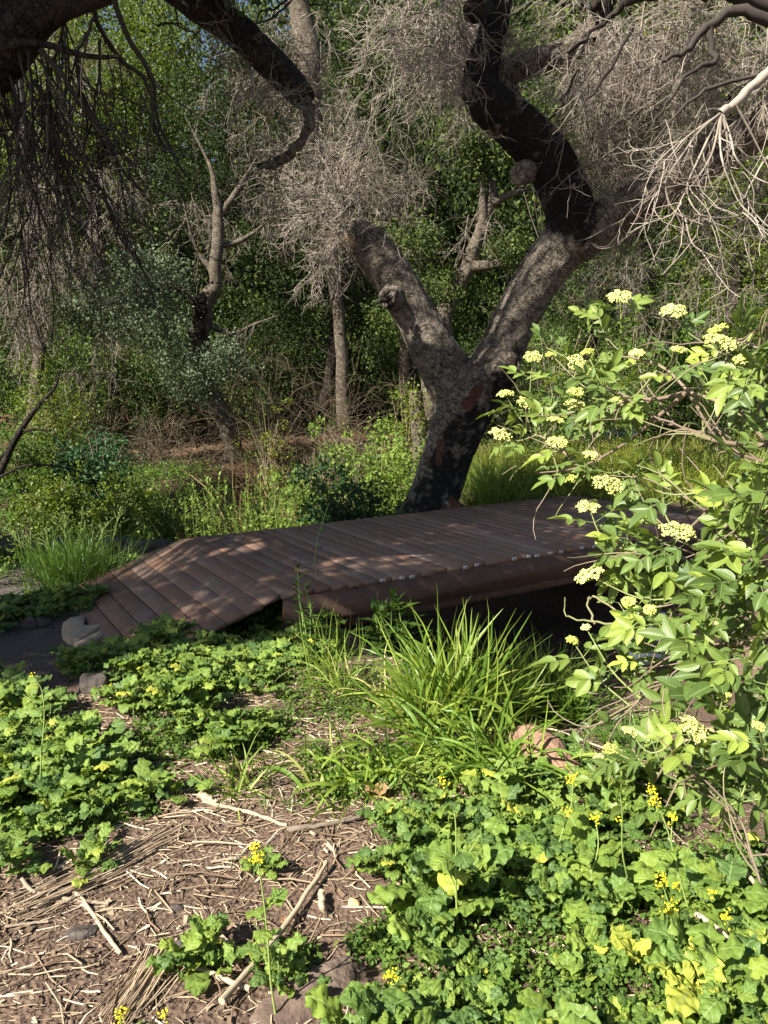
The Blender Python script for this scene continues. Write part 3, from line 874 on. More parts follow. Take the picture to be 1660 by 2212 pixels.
# leafy crown, above and to the left of the picture: it shades the bridge and the path
T = []
while len(T) < 470:
    s = rng.uniform(-2.6, 6.2); w2 = rng.uniform(-3.0, -.1)
    p2_ = K1 + BA * s + BB * w2
    x, y = p2_
    if s < 0: lim = 3.95 + .1 * np.sin(x * 3)
    else: lim = 5.15
    if y < lim: continue
    if rng.random() < .16: continue
    T.append([x, y, -.2])
for _ in range(80):
    p3 = P(rng.uniform(880, 1060), rng.uniform(965, 1130), 9.6); T.append(list(p3))
for _ in range(70):
    T.append([rng.uniform(-4.6, -1.7), rng.uniform(4.3, 6.6), -.35])
for _ in range(26):
    p3 = P(rng.uniform(690, 900), rng.uniform(1070, 1130), 9.6); T.append([p3[0], p3[1], p3[2]])
def px_of(p):
    d = p - CAM; z = d @ FWD
    return 830 + FPX * d[0] / z, 1106 - FPX * (d @ UP) / z
def in_gap(p):
    x, y = px_of(A(p))
    return any(((x - a) / c_) ** 2 + ((y - b) / d_) ** 2 < 1 for a, b, c_, d_ in ((470, 1200, 170, 48), (720, 1142, 170, 30), (1130, 1090, 140, 24), (320, 1240, 80, 22)))
for (x0, y0, x1, y1, d_, k_) in ((1255, 470, 1180, 340, 9.5, 34), (1180, 340, 1040, 200, 9.4, 34), (1050, 200, 1075, 0, 9.2, 18), (1290, 480, 1420, 410, 9.3, 16), (1480, 370, 1640, 270, 8.6, 9)):
    for _ in range(k_):
        u_ = rng.random(); T.append(list(P(x0 + (x1 - x0) * u_ + rng.normal() * 22, y0 + (y1 - y0) * u_ + rng.normal() * 22, d_)))
T = [p for p in T if not in_gap(p)]
T = A(T); tt = rng.uniform(7.5, 11.5, len(T))
Cc = T + SUN[None] * tt[:, None]
mb = MB(); leaves(mb, Cc, rng.uniform(.20, .40, len(Cc)), 105, .085, (.2, .8))
mb.build('crown', M['oakleaf'], over)
mb = MB()
for k in range(0, len(Cc), 2):
    base_ = tk2p[min(13, 6 + k % 8), :3] if k % 4 else tkp[10, :3]
    n = 6
    pp = A([base_ + (Cc[k] - base_) * (i / (n - 1)) + A([0, 0, .5]) * math.sin(math.pi * i / (n - 1)) for i in range(n)])
    # keep the limbs out of the way of the sun-lit foreground
    tubes(mb, pp, np.linspace(.03, .006, n)[None], 4, .3)
mb.build('branches', M['darktwig'], over)

# ---- background trees ----------------------------------------------------
def lobe_points(lobes, rng_=rng):
    out = []
    for (px, py, d, rx, ry, k) in lobes:
        c0 = P(px, py, d); sx_ = rx * d / FPX; sz = ry * d / FPX; sy = (sx_ + sz) * .5
        dr = rnd_dir(k); r = .55 + .45 * rng_.random(k) ** .6
        r *= np.where(rng_.random(k) < .25, rng_.random(k), 1)
        out.append(c0 + dr * r[:, None] * A([sx_, sy, sz]))
    return np.vstack(out)

def wood(name, label, cat, base, trunks, lobes, leafmat, lsize, per, crad, barkmat, tint=(.15, .85), group=None, deadtwigs=None, tmpl=LEAF_V, voxel=None, twigr=.008):
    root = thing(name, label, cat, base, group)
    mb = MB(); allp = []
    for tsp in trunks:
        p, r = pxpath(tsp)
        if trunks.index(tsp) > 0 or len(tsp) > 7: r = r * np.clip(np.linspace(1.9, .12, len(r)), 0, 1)
        k = 1 + .10 * np.sin(np.linspace(0, 9, len(r)) + rng.random() * 6) + .05 * rng.normal(size=len(r))
        tubes(mb, p + rng.normal(size=p.shape) * (r * .10)[:, None], r * k, 10, .5, cap=True); allp.append(p)
    mb.build('trunk', M[barkmat], root, True)
    C_ = lobe_points(lobes)
    ap = np.vstack(allp)
    mb = MB(); B = []
    for c0 in C_[::2]:
        dd = np.linalg.norm(ap - c0, axis=1); i = np.argsort(dd)[rng.integers(0, min(6, len(dd)))]
        a0 = ap[i]
        tq = np.linspace(0, 1, 7)[:, None]
        side = rng.normal(size=3) * .12 * np.linalg.norm(c0 - a0)
        B.append(a0 + (c0 - a0) * tq + side * np.sin(math.pi * tq))
    tubes(mb, A(B), np.linspace(twigr * 2.2, twigr * .5, 7)[None], 4, rng.uniform(.1, .7, len(B)))
    mb.build('branches', M['darktwig'], root, True)
    mb = MB(); leaves(mb, C_, crad * rng.uniform(.6, 1.35, len(C_)), per, lsize, tint, tmpl=tmpl)
    mb.build('crown', M[leafmat], root)
    if deadtwigs:
        mb = MB()
        for (px, py, d, rx, ry, k) in deadtwigs:
            o = region(px, py, d, rx, ry, k)
            tangle(mb, o, unit(A([0, 0, -.5]) + rng.normal(size=(k, 3)) * .6), 1.0, (k * 6, k * 20), .008, droop=(.2, .15, .08), tint=(.0, .7))
        mb.build('dead_twigs', M['twig'], root)
    return root

wood('oak_tree', 'twisted oak with a charred knot in its trunk and grey-green foliage', 'tree', G(505, 985),
     [[(510, 1000, 16.5, 24), (495, 930, 16.5, 22), (470, 870, 16.5, 20), (442, 825, 16.4, 21), (430, 750, 16.3, 21), (432, 700, 16.3, 22), (446, 650, 16.3, 20), (466, 620, 16.3, 19), (460, 585, 16.3, 16), (432, 550, 16.3, 12), (412, 500, 16.2, 9), (395, 430, 16.2, 7)],
      [(465, 610, 16.3, 15), (468, 550, 16.3, 13), (472, 480, 16.4, 11), (465, 410, 16.4, 9), (450, 350, 16.5, 8), (400, 250, 16.6, 6)],
      [(440, 690, 16.3, 9), (420, 650, 16.1, 8), (395, 628, 16, 7), (350, 622, 16, 6), (280, 642, 15.8, 3)],
      [(450, 700, 16.3, 7), (500, 720, 16.1, 5), (550, 700, 15.9, 4), (605, 680, 15.8, 3)],
      [(474, 470, 16.4, 7), (520, 400, 16.6, 6), (560, 330, 16.8, 4)], [(470, 530, 16.4, 7), (520, 520, 16.5, 6), (590, 470, 16.6, 4)]],
     [(300, 600, 15.6, 120, 55, 60), (250, 670, 15.4, 120, 60, 55), (350, 700, 15.4, 70, 60, 36), (410, 790, 15.2, 80, 45, 40), (500, 775, 15.4, 60, 42, 30), (420, 840, 15.3, 60, 25, 16)],
     'greyleaf', .055, 70, .30, 'palebark', (.15, 1), deadtwigs=[(190, 760, 15, 60, 60, 14)])
mb = MB()
cl = P(433, 660, 16.0)
leaves(mb, cl + rng.normal(size=(14, 3)) * A([.07, .05, .20]), .07, 14, .07, (.0, .4))
o_ = [o for o in bpy.data.objects if o.name.startswith('oak_tree')][-1]
p, r = pxpath([(434, 640, 15.95, 9), (430, 655, 15.95, 12), (436, 672, 15.95, 12), (430, 690, 15.97, 10), (433, 730, 16, 12)]); mb = MB(); tubes(mb, p + rng.normal(size=p.shape) * .02, r * 1.1, 9, 0, cap=True)
mb.build('charred_knot', M['darkcloth'] if False else M['darkbark'], o_, True)

wood('oak_tree', 'dark oak crown in shade above the twisted oak, grey trunk rising at its right', 'tree', G(742, 900),
     [[(742, 915, 19, 16), (735, 700, 19, 15), (700, 450, 19, 16), (672, 250, 19, 20), (668, 120, 19, 26), (645, 0, 19, 24), (630, -80, 19, 20)],
      [(660, 330, 19, 12), (560, 200, 19, 9), (470, 120, 19, 6)], [(640, 560, 19, 10), (540, 470, 19, 8), (440, 430, 19, 6)]],
     [(480, 280, 18.6, 170, 110, 95), (520, 130, 18.8, 120, 100, 60), (380, 430, 18.8, 120, 80, 50), (600, 520, 19, 130, 90, 55), (560, 400, 19.4, 110, 80, 40), (620, 640, 19.6, 120, 80, 40), (760, 60, 20, 120, 100, 40)],
     'oakleaf', .066, 75, .40, 'palebark', (.0, .6), deadtwigs=[(520, 180, 18, 90, 90, 26), (610, 290, 17.5, 70, 110, 26), (450, 470, 17.5, 60, 70, 16), (600, 420, 17.5, 60, 60, 14), (640, 60, 17.5, 80, 80, 22)])
wood('oak_tree', 'sunny yellow-green oak behind the drooping dark branches at the upper left', 'tree', G(190, 905),
     [[(190, 910, 22, 18), (185, 700, 22, 16), (215, 560, 22, 14), (200, 420, 22, 12), (230, 250, 22, 10), (260, 100, 22, 8)], [(205, 520, 22, 10), (130, 400, 22, 8), (80, 250, 22, 6)], [(215, 350, 22, 8), (300, 250, 22, 6)]],
     [(210, 180, 22, 150, 110, 90), (320, 130, 22, 110, 110, 60), (120, 330, 22, 130, 100, 60), (280, 330, 22.3, 110, 90, 55), (60, 180, 22, 90, 100, 30), (400, 250, 22.5, 70, 90, 34)],
     'yellowleaf', .075, 75, .46, 'darkbark', (.0, .6), deadtwigs=[(170, 120, 20, 60, 90, 18), (250, 400, 18, 70, 50, 20), (230, 460, 18, 40, 40, 12)])
wood('oak_tree', 'pale-trunked leaning tree standing at the far left edge behind hanging twigs', 'tree', G(60, 930),
     [[(70, 930, 15, 16), (85, 760, 15, 14), (60, 600, 15, 14), (75, 450, 15, 13), (50, 300, 15, 12), (40, 150, 15, 10)]],
     [(40, 430, 15, 90, 80, 32), (20, 600, 15, 90, 80, 36), (90, 680, 15, 80, 60, 26)],
     'oakleaf', .058, 65, .32, 'palebark', (.1, .7), deadtwigs=[(70, 520, 14, 70, 110, 30), (40, 640, 13.5, 70, 90, 26), (110, 360, 14, 60, 80, 14)])
wood('oak_tree', 'pale smooth-trunked oak seen through the fork of the big leaning oak', 'tree', G(935, 900),
     [[(930, 900, 15.5, 24), (940, 790, 15.5, 22), (955, 700, 15.4, 21), (978, 640, 15.4, 19), (1005, 585, 15.3, 18), (1022, 545, 15.3, 15), (1042, 480, 15.3, 12), (1042, 410, 15.3, 11), (1035, 355, 15.3, 10), (1010, 280, 15.4, 7)],
      [(1040, 490, 15.3, 11), (1062, 430, 15.4, 10), (1060, 390, 15.4, 9), (1045, 350, 15.4, 7)],
      [(1010, 580, 15.3, 12), (1060, 572, 15.1, 10), (1110, 565, 15, 8), (1160, 540, 14.9, 6)],
      [(935, 700, 15.6, 22), (915, 640, 15.8, 20), (905, 580, 16, 14)],
      [(1060, 440, 15.4, 8), (1100, 420, 15.3, 8), (1150, 405, 15.2, 6)]],
     [(1010, 290, 15, 70, 60, 44), (1050, 330, 15, 60, 45, 24), (1100, 545, 14.8, 60, 28, 20), (900, 520, 15.4, 80, 50, 30), (1150, 250, 15.6, 60, 60, 22), (930, 620, 15.2, 60, 40, 22), (840, 690, 15.2, 60, 60, 26)],
     'oakleaf', .056, 75, .28, 'palebark', (.2, .95), deadtwigs=[(1060, 470, 15, 60, 40, 8)])
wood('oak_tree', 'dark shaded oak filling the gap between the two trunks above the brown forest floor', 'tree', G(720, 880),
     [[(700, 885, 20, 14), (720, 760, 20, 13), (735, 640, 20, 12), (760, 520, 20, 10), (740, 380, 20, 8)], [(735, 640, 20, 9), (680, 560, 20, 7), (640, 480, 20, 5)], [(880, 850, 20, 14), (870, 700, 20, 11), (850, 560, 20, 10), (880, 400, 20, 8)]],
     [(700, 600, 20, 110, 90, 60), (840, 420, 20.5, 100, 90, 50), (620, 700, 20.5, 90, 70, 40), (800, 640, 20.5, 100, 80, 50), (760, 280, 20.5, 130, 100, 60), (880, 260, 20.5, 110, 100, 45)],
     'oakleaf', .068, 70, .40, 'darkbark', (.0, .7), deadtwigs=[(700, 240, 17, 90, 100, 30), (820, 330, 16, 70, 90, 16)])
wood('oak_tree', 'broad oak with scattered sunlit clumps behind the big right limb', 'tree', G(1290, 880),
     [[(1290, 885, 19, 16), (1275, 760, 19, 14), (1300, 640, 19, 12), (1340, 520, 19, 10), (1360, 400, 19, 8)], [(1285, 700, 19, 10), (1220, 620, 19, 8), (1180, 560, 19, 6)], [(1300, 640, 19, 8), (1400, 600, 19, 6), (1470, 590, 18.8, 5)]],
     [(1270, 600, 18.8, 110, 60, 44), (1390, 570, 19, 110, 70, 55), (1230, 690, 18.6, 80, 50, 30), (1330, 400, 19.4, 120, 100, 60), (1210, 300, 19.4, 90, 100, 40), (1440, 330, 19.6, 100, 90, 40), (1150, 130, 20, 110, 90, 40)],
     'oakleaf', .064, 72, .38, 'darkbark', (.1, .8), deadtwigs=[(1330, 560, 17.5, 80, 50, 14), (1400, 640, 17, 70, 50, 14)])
wood('oak_tree', 'yellow-green sunlit tree at the right edge below the drooping branch', 'tree', G(1570, 880),
     [[(1580, 885, 18, 14), (1570, 760, 18, 12), (1590, 620, 18, 10), (1600, 480, 18, 8)], [(1575, 680, 18, 8), (1640, 600, 18, 6)]],
     [(1590, 450, 18, 70, 90, 40), (1640, 560, 17.8, 60, 80, 34), (1520, 590, 18.4, 70, 70, 30), (1660, 350, 18, 80, 100, 36), (1600, 690, 17.8, 90, 60, 34), (1500, 450, 18.6, 60, 60, 24)],
     'yellowleaf', .058, 66, .34, 'darkbark', (.0, .8), deadtwigs=[(1560, 600, 17, 70, 70, 14)])

# further trees: three crowns repeated in two rows
def generic(seed, Hh, R_):
    global rng
    keep = rng; rng = np.random.default_rng(seed)
    mbT, mbC = MB(), MB()
    n = 12
    lean = rng.normal(size=2) * .06
    p = A([[lean[0] * Hh * t + .25 * math.sin(t * 6 + seed), lean[1] * Hh * t, Hh * .72 * t] for t in np.linspace(0, 1, n)])
    tubes(mbT, p, np.linspace(.26, .07, n)[None], 10, .5)
    C_ = []
    for k in range(20):
        i = rng.integers(1, n - 1); a = rng.random() * 6.28
        tip = p[i] + A([math.cos(a) * R_ * rng.uniform(.5, 1), math.sin(a) * R_ * rng.uniform(.5, 1), rng.uniform(.3, 2.6)])
        tq = np.linspace(0, 1, 7)[:, None]
        pp = p[i] + (tip - p[i]) * tq + A([0, 0, .5]) * np.sin(math.pi * tq)
        tubes(mbT, pp, np.linspace(.09, .02, 7)[None], 6, .5)
        for _ in range(16):
            C_.append(pp[rng.integers(2, 7)] + rng.normal(size=3) * A([1, 1, .75]) * R_ * .30)
    C_ = A(C_); C_[:, 2] = np.maximum(C_[:, 2], .5 + rng.random(len(C_)))
    leaves(mbC, C_, rng.uniform(.35, .75, len(C_)), 62, .11, (0, 1))
    rng = keep
    return mbT.mesh('trunk', M['darkbark'], True), [mbC.mesh('crown', M[m_]) for m_ in ('oakleaf', 'yellowleaf')]
GEN = [generic(3, 10.5, 3.1), generic(5, 12.5, 3.5), generic(8, 9.0, 3.3)]
far = [(-150, 26, 1, 1.1), (40, 33, 1, 1.2), (230, 34, 0, 1.3), (420, 35, 1, 1.2), (560, 34, 0, 1.25), (720, 34, 1, 1.2), (880, 35, 0, 1.35), (1020, 34, 1, 1.2), (1160, 35, 0, 1.3), (1310, 34, 1, 1.2), (1450, 35, 0, 1.3), (1590, 34, 1, 1.2), (-60, 27, 0, 1.0), (130, 30, 1, 1.0), (330, 27, 2, 1.15), (470, 31, 1, 1.05), (640, 26, 0, 1.0), (800, 29, 1, 1.0), (960, 26, 2, 1.2), (1090, 30, 0, 1.15), (1230, 27, 1, .95), (1380, 30, 2, 1.25), (1500, 26, 0, .95), (1640, 29, 1, 1.0), (1760, 26, 2, 1.1),
       (-120, 40, 1, 1.1), (60, 43, 0, 1.2), (260, 40, 1, 1.0), (420, 44, 2, 1.3), (580, 39, 1, 1.1), (740, 43, 0, 1.3), (900, 40, 1, 1.15), (1060, 44, 1, 1.1), (1220, 40, 0, 1.3), (1370, 43, 2, 1.4), (1520, 40, 1, 1.1), (1680, 43, 0, 1.25), (1820, 41, 1, 1.1)]
for k, (px, d, gi, s) in enumerate(far):
    x = P(px, 800, d)[0]; z = float(H(x, d)) - .1
    lab = 'evergreen tree standing in the front rank of the far wood behind the oaks' if d < 35 else 'evergreen tree on the slope at the very back of the far wood'
    t = thing('evergreen_tree', lab, 'tree', A([x, d, z]), 'front rank of far trees' if d < 35 else 'back rank of far trees')
    ro = rng.random() * 6.28
    for nm, me in (('trunk', GEN[gi][0]), ('crown', GEN[gi][1][1 if px > 1350 and k % 2 or px in (260, 130) else 0])):
        o = bpy.data.objects.new(nm, me); COL.objects.link(o); o.parent = t
    t.rotation_euler[2] = ro; t.scale = (s * 1.15, s * 1.15, s * (1.5 if d < 36 else 1.35) * (.55 if 300 < px < 470 else .7 if px < 60 else 1))

# a wooded hillside far behind everything
mb = MB()
k = 2600
hx = rng.uniform(-75, 75, k); hy = rng.uniform(50, 95, k)
hz = H(hx, hy) + rng.uniform(.5, 11, k)
leaves(mb, np.stack([hx, hy, hz], -1), rng.uniform(1.0, 2.2, k), 34, .42, (0, .9))
kind(mb.build('far_woodland', M['oakleaf']), 'stuff')

# ================================================================== MIDDLE GROUND
def at(px, d):
    x = P(px, 900, d)[0]
    return A([x, d, float(H(x, d))])

def topz(px, py, d):
    return P(px, py, d)[2]

def shrub(name, label, cat, px, d, pytop, rpx, n, per, lsize, mat, tint=(.1, .9), crad=.14, stems=14, tmpl=LEAF_V, group=None, spread=1.0, stemmat='stick', low=.1, base=None):
    """leafy bush: stems from the ground, leaf clumps along their upper parts"""
    b = at(px, d) if base is None else base
    hgt = max(.2, topz(px, pytop, d) - b[2]); R_ = rpx * d / FPX
    root = thing(name, label, cat, b, group)
    tips = A([b + A([rng.normal() * R_ * .55, rng.normal() * R_ * .5, hgt * rng.uniform(.55, 1.0)]) for _ in range(stems)])
    tq = np.linspace(0, 1, 8)
    pp = A([b + A([rng.normal() * R_ * .15, rng.normal() * R_ * .12, -.03]) * (1 - t)[:, None] + (q_ - b) * np.stack([t ** 1.5, t ** 1.5, t], 1) for q_, t in ((q_, tq) for q_ in tips)])
    mb = MB(); tubes(mb, pp, np.linspace(.009, .0025, 8)[None] * (d / 9) ** .5, 4, rng.uniform(.2, .9, stems))
    mb.build('stems', M[stemmat], root)
    i = rng.integers(0, stems, n); j = rng.uniform(low, 1, n)
    C_ = A([smooth_at(pp[a], c) for a, c in zip(i, j)]) + rng.normal(size=(n, 3)) * crad * spread
    C_[:, 2] = np.maximum(C_[:, 2], b[2] + .03)
    mb = MB(); leaves(mb, C_, crad * rng.uniform(.6, 1.3, n), per, lsize, tint, tmpl=tmpl)
    mb.build('leaves', M[mat], root)
    return root

def smooth_at(p, t):
    s = t * (len(p) - 1); i = min(int(s), len(p) - 2)
    return p[i] + (p[i + 1] - p[i]) * (s - i)

def spires(name, label, cat, px, d, pytop, rpx, k, mat, lsize=.075, group=None, tint=(.4, 1), per=34):
    """upright herb: stems with whorls of narrow leaves"""
    b = at(px, d); hgt = max(.3, topz(px, pytop, d) - b[2]); R_ = rpx * d / FPX
    root = thing(name, label, cat, b, group)
    base = b + np.stack([rng.normal(size=k) * R_ * .6, rng.normal(size=k) * R_ * .5, 0 * np.arange(k)], 1)
    pp = grow(base, A([0, 0, 1]) + rng.normal(size=(k, 3)) * .13, hgt * rng.uniform(.6, 1.0, k), 9, -.03, .05)
    mb = MB(); tubes(mb, pp, np.linspace(.006, .002, 9)[None], 4, .5); mb.build('stems', M['stem'], root)
    mb = MB()
    K_ = k * per
    t = rng.uniform(.15, 1, K_); i = np.repeat(np.arange(k), per)
    pos = A([smooth_at(pp[a], c) for a, c in zip(i, t)])
    a = rng.random(K_) * 6.28
    di = np.stack([np.cos(a), np.sin(a), rng.uniform(.1, .9, K_) + (t > .9) * 1.2], 1)
    inst(mb, NARROW_V * A([1.6, 1, 1]), LEAF_F, pos, frames(di, np.tile(A([0, 0, 1.]), (K_, 1))), lsize * (1.25 - .5 * t) * rng.uniform(.7, 1.2, K_), rng.uniform(*tint, K_))
    mb.build('leaves', M[mat], root)
    return root

# bright spires behind the left end of the deck
spires('mugwort_plant', 'tall bright green narrow-leaved herb whose spire tips stand highest behind the deck', 'plant', 560, 10.2, 980, 26, 22, 'herb', .11, group='upright herbs behind the bridge', tint=(.7, 1))
spires('mugwort_plant', 'bright narrow-leaved herb patch behind the crest of the ramp, lowest and widest of its kind', 'plant', 540, 9.5, 1040, 62, 95, 'herb', .10, group='upright herbs behind the bridge', tint=(.65, 1))
spires('mugwort_plant', 'yellow-green narrow-leaved herb to the left of the tallest spires, behind the ramp', 'plant', 448, 10.6, 1020, 36, 34, 'herb', .10, group='upright herbs behind the bridge', tint=(.7, 1))
spires('mugwort_plant', 'small bright spire among the dark weeds left of the ramp', 'plant', 400, 9.4, 1085, 18, 8, 'herb', group='upright herbs behind the bridge', tint=(.5, 1))
spires('mugwort_plant', 'thin green herb standing left of the dark weeds by the stones', 'plant', 330, 10.8, 1010, 20, 8, 'herb', group='upright herbs behind the bridge', tint=(.3, .8))
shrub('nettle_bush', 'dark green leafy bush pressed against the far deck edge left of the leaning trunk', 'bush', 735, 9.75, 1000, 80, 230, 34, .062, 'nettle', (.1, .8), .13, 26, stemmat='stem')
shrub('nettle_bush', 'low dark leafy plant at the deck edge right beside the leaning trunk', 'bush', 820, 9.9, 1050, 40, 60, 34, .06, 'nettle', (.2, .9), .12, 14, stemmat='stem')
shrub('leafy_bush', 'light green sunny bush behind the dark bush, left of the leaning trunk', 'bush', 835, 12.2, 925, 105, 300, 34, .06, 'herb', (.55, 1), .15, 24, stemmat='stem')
shrub('leafy_bush', 'light green bush in the sun between the bright spires and the dark bush', 'bush', 660, 11.4, 1010, 60, 130, 34, .055, 'herb', (.5, 1), .14, 16, stemmat='stem')
shrub('leafy_bush', 'small sunlit bush with broad leaves at the ramp crest', 'bush', 600, 9.2, 1075, 28, 46, 26, .06, 'herb', (.5, 1), .10, 10, stemmat='stem')
shrub('leafy_bush', 'pale leafy shrub leaning over the pale stump', 'bush', 880, 14.2, 800, 40, 60, 36, .055, 'yellowleaf', (.2, .8), .16, 12)
# tan dry tuft
def tuft(name, label, cat, px, d, pytop, rpx, k, mat, tint=(0, 1), wid=.006, group=None, base=None, lean=.35):
    b = at(px, d) if base is None else base
    hgt = max(.12, topz(px, pytop, d) - b[2]); R_ = rpx * d / FPX
    mb = MB(); blades(mb, b, R_, k, hgt, wid, tint, lean)
    o = mb.build(name, M[mat], loc=b)
    return tag(o, label, cat, group)

def blades(mb, b, R_, k, hgt, wid, tint, lean=.35, n=7, flat=True, droop=.10):
    base = np.asarray(b) + np.stack([rng.normal(size=k) * R_ * .45, rng.normal(size=k) * R_ * .4, np.zeros(k)], 1)
    if np.ndim(b) == 1:
        base[:, 2] = H(base[:, 0], base[:, 1]) - .01
    out = base - np.asarray(b)
    d = A([0, 0, 1.]) + out * A([1, 1, 0]) / (R_ + 1e-6) * lean * .6 + rng.normal(size=(k, 3)) * A([lean, lean, .05])
    pp = grow(base, d, hgt * rng.uniform(.5, 1.25, k), n, droop * rng.uniform(.2, 1.8), .10)
    ribbons(mb, pp, wid * rng.uniform(.6, 1.3, k), rng.uniform(*tint, k))

def ribbons(mb, pp, wid, tint):
    K, n, _ = pp.shape
    tan = unit(np.gradient(pp, axis=1))
    a = rng.normal(size=(K, 1, 3)) * A([1, 1, .15])
    side = unit(np.cross(tan, np.broadcast_to(unit(a), tan.shape)))
    nrm = np.cross(side, tan)
    prof = np.sin(np.linspace(.9, math.pi, n)) ** .8; prof = prof / prof.max(); prof[-1] = .04
    wv = side * (wid[:, None] * prof[None])[..., None] * .5
    v = np.stack([pp - wv + nrm * .25 * np.linalg.norm(wv, axis=-1, keepdims=True), pp, pp + wv + nrm * .25 * np.linalg.norm(wv, axis=-1, keepdims=True)], 2)
    i = np.arange(n - 1)[:, None] * 3; j = np.arange(2)[None]
    f = np.stack([i + j, i + j + 1, i + 3 + j + 1, i + 3 + j], -1).reshape(-1, 4)
    f = (f[None] + (np.arange(K) * n * 3)[:, None, None]).reshape(-1, 4)
    bk = np.zeros((K, n, 3, 3)); bk[..., 0] = A([-1, 0, 1])[None, None]; bk[..., 1] = np.linspace(0, 1, n)[None, :, None]
    mb.add(v.reshape(-1, 3), f, np.repeat(tint, n * 3), bk.reshape(-1, 3))

tuft('dry_grass_tuft', 'tan dry grass tuft drooping over the creek bank behind the bright herbs', 'grass', 625, 11.8, 990, 55, 700, 'dry', (.1, .7), .008, lean=.7)
tuft('dry_grass_tuft', 'tan grass stalks rising at the end of the ramp behind the deck', 'grass', 395, 9.2, 1090, 26, 40, 'dry', (.4, 1), .008, lean=.45)
tuft('grass_tuft', 'green grass beside the foot of the leaning trunk, on its left', 'grass', 860, 10.4, 1000, 45, 500, 'grass', (.2, .9), .008, group='grass round the oak foot')
tuft('grass_tuft', 'tall green grass on the right of the leaning trunk behind the deck', 'grass', 1060, 10.9, 985, 70, 900, 'grass', (.2, .95), .008, group='grass round the oak foot')
tuft('grass_tuft', 'dark low grass on the left side of the ramp under the mustard stalks', 'grass', 150, 7.2, 1150, 95, 900, 'grass', (.0, .5), .008)
tuft('dry_grass_tuft', 'two thin dry stalks standing in front of the twisted oak foot', 'grass', 500, 12.5, 950, 14, 8, 'dry', (.4, .9), .012, lean=.05)

# bare shrub in front of the brown forest floor
sb = at(725, 15.2)
root = thing('bare_shrub', 'nearly bare pale-stemmed shrub fanning out in front of the brown forest floor', 'bush', sb)
mb = MB()
k = 12
o = sb + rng.normal(size=(k, 3)) * A([.10, .1, 0]) + A([0, 0, -.03])
ps = grow(o, A([0, 0, 1]) + rng.normal(size=(k, 3)) * A([.42, .3, .05]), 1.75, 12, .02, .16)
tubes(mb, ps, np.linspace(.017, .006, 12)[None], 5, rng.uniform(.2, .9, k))
o, dd = pick(ps, 90, .3); p1 = grow(o, unit(dd + rnd_dir(90) * .7), .75, 8, .02, .3); tubes(mb, p1, np.linspace(.007, .003, 8)[None], 4, rng.uniform(.2, .9, 90))
o, dd = pick(p1, 420, .2); p2 = grow(o, unit(dd + rnd_dir(420) * .8), .34, 6, .04, .35); tubes(mb, p2, np.linspace(.004, .002, 6)[None], 3, rng.uniform(.1, .9, 420))
mb.build('stems', M['cane'] if False else M['stick'], root)
mb = MB(); leaves(mb, p2[rng.integers(0, 420, 110), -1], .10, 10, .045, (.3, 1)); mb.build('leaves', M['yellowleaf'], root)

# undergrowth between the trunks
ug = [('shaded_shrub', 'feathery yellow-green shrub in sun at the far left, below the hanging twigs', 110, 13.5, 755, 75, 120, 40, .05, 'yellowleaf', (.15, .8), .2),
      ('shaded_shrub', 'dark olive shrub standing right of the feathery sunny shrub', 225, 14.5, 800, 60, 90, 36, .05, 'oakleaf', (.3, 1), .2),
      ('shaded_shrub', 'olive weeds in front of the dark trunk at the far left edge', 40, 10.5, 900, 80, 120, 34, .05, 'herb', (.1, .7), .16),
      ('shaded_shrub', 'dark green leafy mound left of the bright spires, above the stones', 210, 10.8, 935, 90, 170, 34, .05, 'nettle', (.1, .8), .16),
      ('shaded_shrub', 'light yellow-green weeds in a sun patch just above the dark stones', 110, 9.6, 1040, 90, 170, 34, .045, 'yellowleaf', (.0, .75), .13),
      ('shaded_shrub', 'yellow-green weeds right of the sun patch, between stones and ramp', 245, 9.3, 1050, 70, 130, 34, .045, 'yellowleaf', (.0, .7), .12),
      ('shaded_shrub', 'green weeds along the creek edge behind the ramp', 335, 9.7, 1060, 60, 90, 34, .045, 'herb', (.1, .8), .12),
      ('shaded_shrub', 'small yellowish shrub on the brown floor right of the twisted trunk', 575, 15.5, 835, 50, 60, 30, .05, 'yellowleaf', (.3, 1), .16),
      ('shaded_shrub', 'low dark green shrub on the brown floor below the bare shrub', 690, 14.6, 885, 40, 56, 32, .05, 'herb', (.0, .6), .15),
      ('shaded_shrub', 'dark shrub at the foot of the pale smooth-trunked oak', 1010, 14.5, 760, 60, 80, 36, .055, 'oakleaf', (.1, .8), .2),
      ('shaded_shrub', 'green shrub just right of the fork of the big oak, behind the elder flowers', 1190, 15.0, 690, 70, 110, 36, .055, 'herb', (.1, .8), .2),
      ('shaded_shrub', 'bright fresh-green shrub behind the topmost elder flowers', 1370, 16, 640, 80, 120, 36, .055, 'herb', (.3, .95), .2),
      ('shaded_shrub', 'dim brushy shrub behind the elder at the right edge', 1560, 17, 700, 110, 140, 36, .06, 'oakleaf', (.1, .9), .24),
      ('shaded_shrub', 'dark thicket beyond the right edge of the big trunk', 1150, 17, 760, 100, 120, 36, .06, 'oakleaf', (.0, .7), .24),
      ('shaded_shrub', 'shaded green thicket at the back of the meadow', 1420, 22, 800, 140, 160, 36, .075, 'oakleaf', (.0, .8), .3),
      ('shaded_shrub', 'thicket at the right end of the meadow edge', 1620, 23, 790, 110, 130, 36, .075, 'oakleaf', (.1, .9), .3)]
for nm, lab, px, d, pt, rp, n_, per, ls, m_, ti, cr in ug:
    shrub(nm, lab, 'bush', px, d, pt, rp, n_, per, ls, m_, ti, cr, 16, group='undergrowth between the trees')
USH = []
